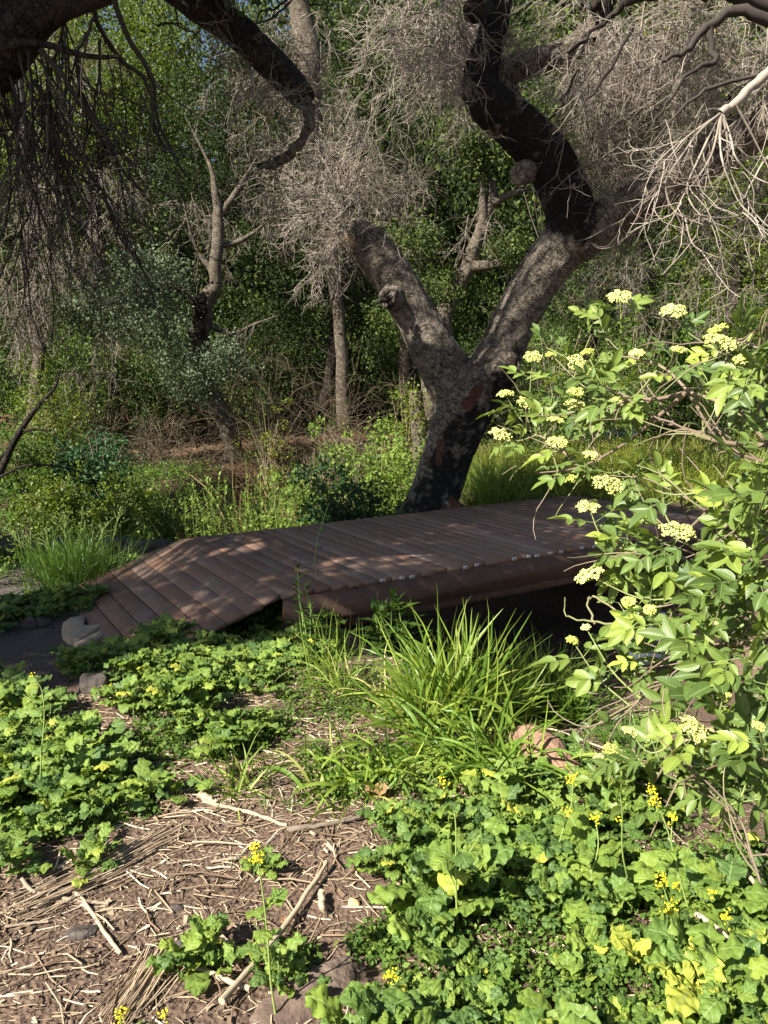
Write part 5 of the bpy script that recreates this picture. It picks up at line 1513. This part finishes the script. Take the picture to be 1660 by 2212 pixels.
def thin(q_, dmin):
    out = []
    for p in q_:
        if all((p[0] - r[0]) ** 2 + (p[1] - r[1]) ** 2 > dmin * dmin for r in out): out.append(p)
    return out
beds = [
    ([(870, 1990), (1000, 1830), (1180, 1790), (1420, 1850), (1540, 1980), (1560, 2260), (1500, 2420), (900, 2420), (800, 2260)], .125, MUS, (.55, 1.3), 'broad-leaved mustard plant in the dense green bed at the bottom right', 'mustard plants of the bottom right bed'),
    ([(840, 1780), (1000, 1740), (1160, 1690), (1330, 1720), (1430, 1800), (1180, 1830), (1000, 1850), (880, 1890)], .12, SML, (.8, 1.5), 'small mustard plant at the back of the bottom right bed, below the red log', 'mustard plants at the back of the right bed'),
    ([(1560, 1960), (1700, 1850), (1720, 2300), (1570, 2300)], .13, SML, (.9, 1.5), 'sparse mustard plant among dead reeds at the right edge of the foreground', 'mustard plants among the reeds'),
    ([(-60, 1640), (60, 1600), (180, 1620), (330, 1700), (350, 1735), (240, 1760), (120, 1800), (40, 1830), (-60, 1800)], .115, SML, (.95, 1.45), 'leafy mustard plant in the sunlit bed at the left edge', 'mustard plants of the left bed'),
    ([(280, 1420), (360, 1390), (480, 1330), (640, 1300), (760, 1290), (770, 1340), (700, 1440), (560, 1480), (560, 1600), (460, 1620), (300, 1590), (270, 1500)], .135, SML, (1.0, 1.6), 'leafy mustard plant in the central bed in front of the ramp', 'mustard plants of the central bed'),
    ([(300, 1420), (420, 1340), (560, 1290), (720, 1262), (800, 1262), (800, 1310), (640, 1345), (480, 1400)], .15, SML, (1.2, 2.1), 'larger mustard plant growing against the near edge of the ramp', 'mustard plants along the ramp edge'),
    ([(-40, 1330), (100, 1290), (200, 1290), (210, 1330), (120, 1330), (-40, 1380)], .17, SML, (1.1, 1.6), 'shaded mustard plant on the far side of the path by the ramp end', 'shaded mustard plants by the ramp end'),
    ([(-60, 1480), (80, 1490), (110, 1580), (-60, 1600)], .14, SML, (1.0, 1.5), 'shaded mustard plant at the left edge in front of the path', 'shaded mustard plants in front of the path'),
    ([(100, 1430), (280, 1400), (300, 1440), (180, 1460)], .15, SML, (.7, 1.1), 'small shaded mustard plant on the path edge below the log round', 'small shaded mustard plants on the path'),
    ([(230, 1265 - 5), (330, 1225), (400, 1175), (330, 1190), (190, 1250)], .20, SML, (1.0, 1.5), 'mustard plant lining the far side of the ramp', 'mustard plants lining the far side of the ramp'),
]
for poly, dm, pool, sr, lab, grp in beds:
    for p in thin(pxscatter(poly, 260, True), dm):
        place(pool[rng.integers(0, len(pool))], 'mustard_plant', lab, 'plant', p, rng.uniform(*sr), grp)
for px, py in ((352, 1400), (405, 1378), (455, 1362), (505, 1345), (560, 1328), (610, 1318), (660, 1305), (715, 1298), (765, 1292), (430, 1400), (585, 1350), (690, 1330), (640, 1290), (745, 1270), (790, 1305)):
    place(MUS[rng.integers(0, 8)], 'mustard_plant', 'leafy mustard plant in the central bed in front of the ramp', 'plant', G(px, py), rng.uniform(1.25, 1.7), 'mustard plants of the central bed')
for px, py, s, pool, lab in [(440, 2070, 1.05, SML, 'low leafy rosette in the litter, just left of the lone yellow-tipped flower stalk'),
                             (205, 1880, .95, SML, 'small mustard rosette alone in the litter below the left bed'),
                             (20, 1880, 1.0, SML, 'leafy rosette cut by the left edge below the left bed'),
                             (600, 2130, .9, SML, 'feathery small weed at the base of the tall flower stalk'),
                             (835, 1900, 1.0, SML, 'dark mustard tuft at the left tip of the right bed'),
                             (1155, 1620, .8, MUS, 'lone mustard plant with upright leaves above the red log'),
                             (550, 1890, .7, SML, 'small weed tuft behind the yellow flower of the tall stalk')]:
    place(pool[rng.integers(0, len(pool))], 'mustard_plant', lab, 'plant', G(px, py), s, None)
# yellowing plants
for px, py, s, lab in [(1370, 2110, .8, 'mustard plant with yellowed, insect-eaten leaves in the right bed'), (1490, 2170, .9, 'pale yellowing plant with long lobed leaves near the bottom right corner')]:
    mb = MB(); rosette(mb, A([0, 0, .07]), 7, .17, (.88, 1.0), .24, .8, 12, .3)
    place(mb.mesh('mustard_leaves', M['mustard'], True), 'mustard_plant', lab, 'plant', G(px, py), s, None)

def flowerhead(mb, c0, k, spread, size=.0032):
    k = int(k * 1.7)
    pos = c0 + rng.normal(size=(k, 3)) * A([spread, spread, spread * 1.2])
    inst(mb, IV, IF, pos, frames(rnd_dir(k), rnd_dir(k)), size * rng.uniform(.6, 1.3, (k, 3)), rng.random(k))

def flowering(label, base, pts, heads, nl=5, ls=.09, r=.0035, dy=0.0):
    """tall mustard stalk: base (px,py on the ground), the picture path of its stem, flower heads at (index 0..1 along or px,py)"""
    b = G(*base) if len(base) == 2 else A(base); yb = b[1]
    root = thing('flowering_mustard', label, 'flower', b)
    mb = MB(); first = None
    for k, path in enumerate(pts):
        q_ = A(([b - A([0, 0, .01])] if k == 0 else []) + [P(x, y, yb + dy * i) for i, (x, y) in enumerate(path)])
        pp = smooth_path(q_, 14); rr = np.linspace(r, r * .5, 14) * (1 if k == 0 else .7)
        tubes(mb, pp, rr[None], 6, rng.uniform(.3, .9))
        if k == 0: first = pp
    st = mb.build('flower_stem', M['stem'], root, True)
    for hx_, hy_, n_, sp in heads:
        mb = MB(); flowerhead(mb, P(hx_, hy_, yb), n_, sp)
        mb.build('flower_head', M['yellow'], root)
    mb = MB()
    for i in range(nl):
        t = rng.uniform(.12, .8); c0 = smooth_at(first, t)
        V, f, B = leafgrid(ls * (1.3 - t), ls * .26, math.radians(rng.uniform(5, 50)), math.radians(rng.uniform(-50, -5)), .3, .35, 11, 5)
        a = rng.random() * 6.28; ca, sa = math.cos(a), math.sin(a)
        V = np.stack([V[:, 0] * ca - V[:, 1] * sa, V[:, 0] * sa + V[:, 1] * ca, V[:, 2]], 1)
        mb.add(V + c0, f, rng.uniform(.2, .8), B)
    mb.build('leaves', M['mustard'], root, True)
    return root
flowering('tall lone mustard stalk with a small yellow flower tip standing in the bare litter', (598, 2200), [[(585, 2120), (578, 2020), (572, 1960), (562, 1890), (552, 1840)], [(580, 2050), (560, 2010), (545, 1990)]], [(552, 1838, 22, .008), (556, 1856, 12, .007)], 5, .10)
flowering('tall branched mustard stalk in bud rising at the left of the right bed', (990, 2020), [[(987, 1960), (985, 1880), (986, 1800), (982, 1752)], [(988, 1890), (1010, 1850), (1040, 1800)], [(986, 1920), (965, 1870), (940, 1815)]], [(958, 1690, 10, .01)], 6, .12)
flowering('mustard stalk with a yellow flower tip in front of the red log', (1195, 1870), [[(1215, 1800), (1235, 1740), (1238, 1692)], [(1220, 1790), (1226, 1755)]], [(1238, 1686, 20, .009), (1226, 1752, 12, .008)], 4, .09)
flowering('curved mustard stalk with a yellow flower below the red log, middle of the right bed', (1240, 1920), [[(1275, 1890), (1293, 1830), (1288, 1772)]], [(1287, 1767, 18, .008)], 4, .09)
flowering('straight pale mustard stalk without open flowers in the right bed', (1362, 1970), [[(1360, 1920), (1345, 1840), (1345, 1760), (1340, 1712)]], [(1338, 1770, 5, .006)], 6, .11)
flowering('leaning mustard stalk with two yellow flowers reaching up to the elder twigs', (1510, 2010), [[(1490, 1970), (1465, 1880), (1445, 1800), (1425, 1745), (1415, 1722)], [(1450, 1820), (1452, 1790), (1453, 1768)]], [(1417, 1730, 20, .009), (1408, 1708, 12, .007), (1453, 1766, 14, .008)], 6, .11)
flowering('short mustard stalk with a long yellow flower spike at the right of the bed', (1490, 2080), [[(1470, 2030), (1452, 1985), (1445, 1950)], [(1466, 2020), (1440, 1935), (1430, 1905)]], [(1448, 1962, 26, .012), (1430, 1900, 16, .010), (1462, 1912, 8, .006)], 5, .1)
flowering('small mustard stalk with one yellow flower at the right edge among reeds', (1580, 2070), [[(1578, 2030), (1572, 1985)]], [(1570, 1980, 18, .008), (1540, 1930, 8, .006)], 4, .09)
flowering('mustard stalk with a yellow flower at the left bottom of the right bed', (838, 2200), [[(842, 2160), (848, 2120)]], [(848, 2112, 22, .009)], 4, .09)
flowering('tall mustard stalk with green buds in the left bed', (85, 1740), [[(88, 1660), (92, 1600), (96, 1540), (90, 1490), (72, 1462)], [(92, 1560), (75, 1520), (50, 1500)], [(92, 1590), (108, 1545), (110, 1520)]], [(70, 1460, 4, .005)], 5, .1)
flowering('mustard plant with tiny yellow flowers cut by the bottom edge at the left', (262, 2240), [[(262, 2215), (260, 2195)]], [(260, 2190, 20, .008), (352, 2195, 10, .008)], 3, .07)
flowering('thin mustard stalk in bud in front of the ramp', (700, 1340), [[(690, 1280), (680, 1200), (700, 1120), (712, 1085)], [(688, 1240), (670, 1215)]], [(640, 1230, 4, .01)], 4, .1)
flowering('mustard with small yellow flowers at the shade edge of the path', (255, 1530), [[(245, 1510), (238, 1490)]], [(236, 1487, 14, .014), (270, 1500, 6, .012)], 6, .08)
# grey seed stalks left of the ramp
for i, (bx, by, tx, ty) in enumerate([(150, 1250, 100, 1160), (165, 1255, 135, 1110), (190, 1250, 180, 1105), (200, 1240, 230, 1130), (240, 1235, 262, 1100), (60, 1240, 30, 1160), (120, 1250, 60, 1170), (280, 1215, 300, 1120)]):
    b = G(bx, by); tip = P(tx, ty, b[1])
    mb = MB(); pp = smooth_path(A([b, b + (tip - b) * .5 + rng.normal(size=3) * .03, tip]), 10); tubes(mb, pp, np.linspace(.005, .002, 10)[None], 4, .7)
    o, dd = pick(pp[None], 8, .5); p2 = grow(o, unit(dd + rnd_dir(8) * .5), .18, 5, 0, .2); tubes(mb, p2, .0018, 3, .7)
    flowerhead(mb, tip, 10, .03, .006)
    tag(mb.build('wild_flower_stalk', M['stem'], loc=b), 'thin branching weed stalk gone to seed in the shade left of the ramp', 'flower', 'weed stalks left of the ramp')

# dark thistle-like herb in front of the beam
spires('thistle_plant', 'dark spiky-leaved plant standing in front of the bridge beam left of the tall grass', 'plant', 838, 4.9, 1270, 30, 6, 'herb', .17, tint=(.05, .5), per=24)
spires('thistle_plant', 'thin plant with small leaves poking above the near deck edge', 'plant', 655, 4.75, 1215, 24, 4, 'herb', .08, tint=(.1, .6), per=20)

# ---- tall grass --------------------------------------------------------------
def grassclump(label, spec, group=None):
    b0 = G(*spec[0][:2])
    mb = MB()
    for px, py, R_, k, hgt, wid, lean, droop, tint in spec:
        b = G(px, py)
        blades(mb, b, R_, k, hgt, wid, tint, lean, 11, droop=droop)
    o = mb.build('grass_clump', M['grass'], loc=b0, smooth=True)
    return tag(o, label, 'grass', group)
grassclump('large lush clump of tall bright green grass in front of the creek, right of centre',
           [(1080, 1545, .20, 280, .66, .018, .27, .065, (.3, .9)), (1180, 1530, .16, 170, .64, .017, .30, .07, (.25, .85)), (980, 1560, .18, 200, .56, .016, .34, .085, (.35, .9)), (1120, 1560, .1, 34, .78, .021, .12, .035, (.5, .9)),
            (1240, 1560, .14, 110, .55, .016, .5, .12, (.1, .6)), (920, 1580, .14, 110, .45, .015, .5, .12, (.4, .95))])
grassclump('low arching grass spreading in front of the tall clump, over the red log',
           [(1060, 1660, .2, 190, .42, .015, .7, .17, (.3, .9)), (960, 1640, .18, 170, .36, .014, .75, .17, (.35, .9)), (1100, 1700, .10, 40, .40, .012, .7, .2, (.3, .9))])
grassclump('short spreading grass tuft at the litter edge below centre',
           [(770, 1690, .18, 150, .30, .014, .9, .16, (.35, .95)), (860, 1680, .16, 130, .32, .014, .8, .16, (.3, .9)), (690, 1660, .1, 50, .26, .009, .9, .14, (.4, .9))])
grassclump('small grass tuft with dry blades left of the spreading tuft', [(520, 1700, .09, 46, .22, .009, .9, .16, (.3, 1.0))])
grassclump('thin upright grass between the central bed and the tall clump', [(740, 1500, .14, 70, .38, .006, .35, .08, (.4, 1.0)), (720, 1465, .14, 50, .40, .005, .3, .08, (.3, .9))])
grassclump('few thin pale grass blades just left of the tall clump', [(850, 1520, .12, 40, .34, .007, .5, .1, (.5, 1.0))])
grassclump('dark grass in the shade under the elder beside the creek', [(1330, 1600, .16, 100, .4, .010, .6, .15, (.0, .45)), (1400, 1570, .18, 80, .4, .010, .7, .15, (.0, .45))])
grassclump('dark green grass under the lower elder twigs at the right edge', [(1580, 1720, .16, 70, .34, .009, .5, .12, (.05, .6))])

# low weeds and clover on the near ground: stuff
mb = MB()
for poly, k in [([(280, 1560), (640, 1540), (640, 1600), (480, 1650), (300, 1640)], 330), ([(560, 1450), (900, 1440), (880, 1560), (640, 1560)], 240), ([(840, 1800), (1500, 1750), (1660, 1800), (1660, 2300), (840, 2300)], 950),
                ([(0, 1590), (380, 1660), (330, 1780), (0, 1840)], 420), ([(560, 2050), (680, 2050), (660, 2120), (560, 2130)], 40), ([(760, 2020), (880, 1990), (880, 2080), (760, 2090)], 60), ([(100, 1400), (300, 1400), (280, 1480), (150, 1470)], 120),
                ([(780, 1300), (1300, 1350), (1500, 1550), (1660, 1700), (1500, 1760), (1000, 1560)], 420), ([(-60, 1290), (200, 1280), (210, 1330), (-60, 1370)], 160), ([(250, 1370), (760, 1280), (760, 1440), (300, 1560)], 420), ([(640, 1620), (1000, 1600), (1000, 1720), (700, 1740)], 160)]:
    q_ = pxscatter(poly, k)
    leaves(mb, q_ + A([0, 0, .022]), rng.uniform(.025, .05, len(q_)), 12, .021, (.15, .95), up=1.2, flat=.7)
q_ = pxscatter([(400, 1480), (900, 1440), (1000, 1740), (560, 1760)], 420)
pp = grow(q_, A([0, 0, .8]) + rng.normal(size=(420, 3)) * .6, rng.uniform(.05, .16, 420), 5, .12, .15); ribbons(mb, pp, rng.uniform(.003, .006, 420), rng.uniform(.3, 1, 420))
kind(mb.build('ground_cover', M['herb']), 'stuff')

# ---- elder shrub at the right --------------------------------------------------
def edepth(px, py):
    return 3.75 - 1.35 * np.clip((px - 1080) / 580, 0, 1.2) - .35 * np.clip((py - 1000) / 600, -.3, 1)
eb = A([2.35, 3.0, float(H(2.35, 3.0))])
elder = thing('elder_shrub', 'flowering elder shrub with glossy green leaves and flat cream flower clusters filling the right side', 'shrub', eb)
canes = [[(1660, 910), (1600, 890), (1540, 862), (1490, 846), (1440, 797), (1380, 775), (1340, 770)],
         [(1490, 846), (1420, 862), (1360, 862), (1310, 885)], [(1482, 850), (1420, 902), (1340, 965), (1250, 1010), (1160, 1022)],
         [(1660, 962), (1560, 955), (1500, 932), (1440, 915), (1380, 905)], [(1660, 1130), (1590, 1108), (1530, 1105), (1460, 1060)],
         [(1660, 1240), (1600, 1265), (1530, 1278), (1450, 1300)], [(1660, 1385), (1580, 1392), (1500, 1395), (1440, 1400)],
         [(1660, 1000), (1560, 960), (1480, 840), (1420, 800)], [(1640, 900), (1650, 800), (1645, 740)], [(1660, 700), (1610, 730), (1560, 760)],
         [(1500, 1548), (1440, 1650), (1400, 1715), (1396, 1760)], [(1660, 1640), (1560, 1650), (1450, 1700)], [(1660, 1960), (1625, 1850), (1590, 1760), (1480, 1690)],
         [(1530, 1105), (1480, 1150), (1430, 1180), (1380, 1200)], [(1580, 1392), (1500, 1440), (1400, 1500), (1340, 1540)], [(1250, 1010), (1200, 960), (1140, 930)],
         [(1660, 1330), (1620, 1200), (1560, 1120), (1520, 1050)]]
mb = MB(); CP = []
for k, sp in enumerate(canes):
    pp = smooth_path(A([P(x, y, edepth(x, y) + .03 * math.sin(k + i)) for i, (x, y) in enumerate(sp)]), 18)
    if sp[0][0] >= 1640:
        pp = np.vstack([smooth_path(A([eb + rng.normal(size=3) * .06 * A([1, 1, 0]), eb + (pp[0] - eb) * .5 + A([.15, 0, .15]), pp[0]]), 10)[:-1], pp])
    n = len(pp); tubes(mb, pp, np.linspace(.010 if k < 9 else .0065, .0028, n)[None] * (1.25 if k in (0, 3, 6) else 1), 7, rng.uniform(.1, .6))
    CP.append(smooth_path(pp, 24))
CP = A(CP)
# bare twigs in the hollow
for sp in [[(1350, 1352), (1290, 1345), (1226, 1332), (1224, 1290)], [(1278, 1288), (1320, 1312), (1395, 1378), (1450, 1420)], [(1285, 1345), (1270, 1300), (1278, 1288)], [(1395, 1378), (1330, 1410), (1290, 1440)], [(1480, 1440), (1400, 1480), (1300, 1500), (1240, 1490)],
           [(1450, 1420), (1380, 1460), (1330, 1520), (1310, 1550)], [(1500, 1480), (1420, 1530), (1340, 1540)], [(1560, 1590), (1450, 1560), (1380, 1540), (1330, 1500)]]:
    pp = smooth_path(A([P(x, y, edepth(x, y) + .15) for x, y in sp]), 14) + rng.normal(size=(14, 3)) * .004
    tubes(mb, pp, np.linspace(.006, .0025, 14)[None], 5, rng.uniform(.4, .8))
o, dd = pick(CP, 150, .3); p = grow(o, unit(dd + rnd_dir(150) * .8), .35, 8, .03, .25); tubes(mb, p, np.linspace(.004, .0018, 8)[None], 4, rng.uniform(.2, .8, 150))
mb.build('branches', M['cane'], elder, True)

def leaflet(L, W):
    n, m = 8, 5
    s = np.linspace(0, 1, n); wd = W * np.sin(math.pi * s ** .8) ** .8; wd[0] = .03 * W; wd[-1] = .02 * W
    u = np.linspace(-1, 1, m); V = np.zeros((n, m, 3)); B = np.zeros((n, m, 3))
    cv = rng.uniform(.15, .5)
    for j in range(m):
        V[:, j, 0] = u[j] * wd; V[:, j, 1] = s * L
        V[:, j, 2] = .45 * abs(u[j]) * wd - cv * L * s * s * .5 + .05 * W * np.sin(s * 14) * abs(u[j])
        B[:, j, 0] = u[j]; B[:, j, 1] = s
    i = np.arange(n - 1)[:, None] * m; j = np.arange(m - 1)[None]
    return V.reshape(-1, 3), np.stack([i + j, i + j + 1, i + m + j + 1, i + m + j], -1).reshape(-1, 4), B.reshape(-1, 3)
def compound():
    Vs, Fs, Bs, n = [], [], [], 0
    for (y, a, s) in [(.055, 1.0, .9), (.055, -1.0, .9), (.10, .85, 1.0), (.10, -.85, 1.0), (.125, 0.0, 1.1)]:
        L = .082 * s * rng.uniform(.85, 1.15); V, F, B = leaflet(L, L * rng.uniform(.21, .27))
        a += rng.normal() * .12; ca, sa = math.cos(a), math.sin(a)
        ro = rng.normal() * .3
        V = np.stack([V[:, 0] * math.cos(ro) + V[:, 2] * math.sin(ro), V[:, 1], -V[:, 0] * math.sin(ro) + V[:, 2] * math.cos(ro)], 1)
        V = np.stack([V[:, 0] * ca + V[:, 1] * sa, -V[:, 0] * sa + V[:, 1] * ca + y, V[:, 2] - .06 * y], 1)
        Vs.append(V); Fs.append(F + n); Bs.append(B); n += len(V)
    # rachis
    t = MB(); tubes(t, A([[0, 0, 0], [0, .06, .0], [0, .125, -.008]]), A([[.0018, .0015, .0012]]), 4)
    Vs.append(t.v[0]); Fs.append(t.f4[0] + n); Bs.append(np.zeros_like(t.v[0]))
    return np.vstack(Vs), np.vstack(Fs), np.vstack(Bs)
COMP = [compound() for _ in range(5)]

flowers = [(1340, 635, 26), (1455, 665, 27), (1152, 765, 19), (1192, 760, 13), (1255, 785, 34), (1270, 755, 15), (1377, 757, 17), (1467, 750, 18), (1552, 705, 20), (1560, 735, 38), (1605, 768, 18), (1092, 846, 18), (1137, 865, 19), (1245, 842, 19), (1245, 872, 24), (1335, 857, 12), (1200, 902, 17), (1082, 934, 24), (1205, 950, 24), (1275, 977, 18), (1230, 1030, 18), (1312, 1040, 36), (1272, 1088, 26), (1465, 1142, 40), (1300, 1162, 14), (1335, 1215, 11), (1275, 1237, 34), (1360, 1292, 16), (1267, 1350, 11), (1237, 1377, 14), (1360, 1575, 20), (1320, 1615, 20), (1500, 1568, 38), (1295, 1632, 12), (1565, 1495, 16), (1380, 1310, 10), (1405, 1310, 14), (1640, 1560, 14)]
epoly = np.array([(1180, 750), (1250, 710), (1330, 650), (1400, 690), (1520, 700), (1700, 670), (1720, 1000), (1720, 1560), (1600, 1640), (1440, 1600), (1400, 1500), (1350, 1440), (1290, 1410), (1250, 1350), (1320, 1270), (1330, 1180), (1390, 1120), (1290, 1070), (1190, 1030), (1100, 960), (1110, 870), (1200, 830)], float)
tips = []
while len(tips) < 70:
    x, y = rng.uniform(1070, 1720), rng.uniform(640, 1640)
    if not inpoly(A([x]), A([y]), epoly)[0]: continue
    if 1290 < x < 1640 and 880 < y < 1010 and rng.random() < .96: continue         # the meadow shows through here
    if 1330 < x < 1500 and 1330 < y < 1500 and rng.random() < .4: continue
    tips.append((x, y, 0))
low = [(rng.uniform(1250, 1660), rng.uniform(1590, 1760), 0) for _ in range(16)]
mbS, mbL = MB(), MB()
FL = []
ta = {i: ([], [], [], []) for i in range(len(COMP))}
for (x, y, fr_) in flowers + tips + low:
    d = edepth(x, y) - (.16 if fr_ else -.02) + rng.normal() * (.06 if fr_ else .2)
    if y > 1590: d = min(d, float(G(x, min(y + 30, 1800))[1]))
    tip = P(x, y, d)
    if fr_: tip = tip - A([0, 0, .012])
    cp = CP.reshape(-1, 3); dist = np.linalg.norm(cp - tip, axis=1)
    sel = np.argsort(dist + np.where(cp[:, 2] > tip[2] + .1, .3, 0))[rng.integers(0, 8)]
    a0 = cp[sel]
    v_ = tip - a0; L = np.linalg.norm(v_)
    if L > .5: a0 = tip - v_ / L * .5; a0 = a0 + A([.05, 0, -.05])
    mid = (a0 + tip) / 2 + A([.0, 0, -.12 * min(L, .5)]) + rng.normal(size=3) * .02
    pp = smooth_path(A([a0, mid, tip]), 9)
    tubes(mbS, pp, np.linspace(.0045, .0022, 9)[None], 5, rng.uniform(.75, 1.0))
    if fr_: FL.append((tip, fr_ * d / FPX, unit(pp[-1] - pp[-2])))
    tn = unit(pp[-1] - pp[-3])
    if fr_: prs = [(.78, 1), (.45, 1)]
    else: prs = [(1., .75), (.75, 1.0), (.42, 1.05)]
    az = rng.random() * 3.14
    for t, s in prs:
        c0 = smooth_at(pp, t)
        az += 1.57
        u = unit(np.cross(tn, A([.3, .2, 1]))); w2 = np.cross(tn, u)
        for sg in (1, -1):
            if rng.random() < .12: continue
            dv = unit((u * math.cos(az) + w2 * math.sin(az)) * sg * 1.0 + tn * (.6 if t < .99 else 1.3) + A([0, -.15, -.12 - .25 * rng.random()]))
            nr = unit(A([-.25, -.35, 1.0]) + rng.normal(size=3) * .38)
            cx, cy = px_of(c0 + dv * .08); dd_ = np.linalg.norm(c0 + dv * .08 - CAM)
            if any(((cx - a_) ** 2 + (cy - b_) ** 2) < (c_ * 1.1 + 6) ** 2 for a_, b_, c_ in flowers + [(1345, 945, 40)] if c_ > 12) and rng.random() < .9: continue
            k = rng.integers(0, len(COMP))
            ta[k][0].append(c0); ta[k][1].append(dv); ta[k][2].append(nr); ta[k][3].append(s * rng.uniform(.7, 1.25) * (.92 if y > 1000 else .8))
for k, (c0, dv, nr, s) in ta.items():
    V, F, B = COMP[k]
    inst(mbL, V, F, A(c0), frames(A(dv), A(nr)), A(s), np.clip(rng.beta(2, 2.4, len(c0)) * 1.05, 0, 1), B)
mbS.build('shoots', M['cane'], elder, True)
mbL.build('leaves', M['elder'], elder, True)
for c0, R_, dr in FL:
    k = int(90 + 1.1e5 * R_ * R_); k = min(k, 420)
    a = rng.random(k) * 6.28; r = R_ * np.sqrt(rng.random(k)) * rng.uniform(.8, 1.1, k)
    lump = .12 * R_ * np.sin(a * 5 + c0[0] * 9)
    ax = unit(A([rng.normal() * .25, -.35 + rng.normal() * .2, 1.0]))
    u = unit(np.cross(ax, A([.1, 1, .2]))); w2 = np.cross(ax, u)
    pos = c0 + u * (np.cos(a) * r)[:, None] + w2 * (np.sin(a) * r)[:, None] + ax * (R_ * .30 - .28 * r * r / R_ + lump + rng.normal(size=k) * .002)[:, None]
    mb = MB(); g = rng.random() * .5
    tn_ = np.clip(rng.uniform(.25, 1, k) - (g if R_ < .04 else g * .3), 0, 1)
    inst(mb, IV, IF, pos, frames(rnd_dir(k), rnd_dir(k)), .0036 * rng.uniform(.6, 1.35, (k, 3)), tn_)
    fo = mb.build('flower_cluster', M['cream'], elder)
    mb = MB(); n_ = 22
    st_ = pos[rng.integers(0, k, n_)]
    b0 = c0 - ax * R_ * .35
    tq = np.linspace(0, 1, 4)[None, :, None]
    tubes(mb, b0 + (st_ - b0)[:, None] * tq, .0009, 3, .8)
    mb.build('stalks', M['stem'], fo)

# clean helper properties
for o in bpy.data.objects:
    if '_w' in o: del o['_w']
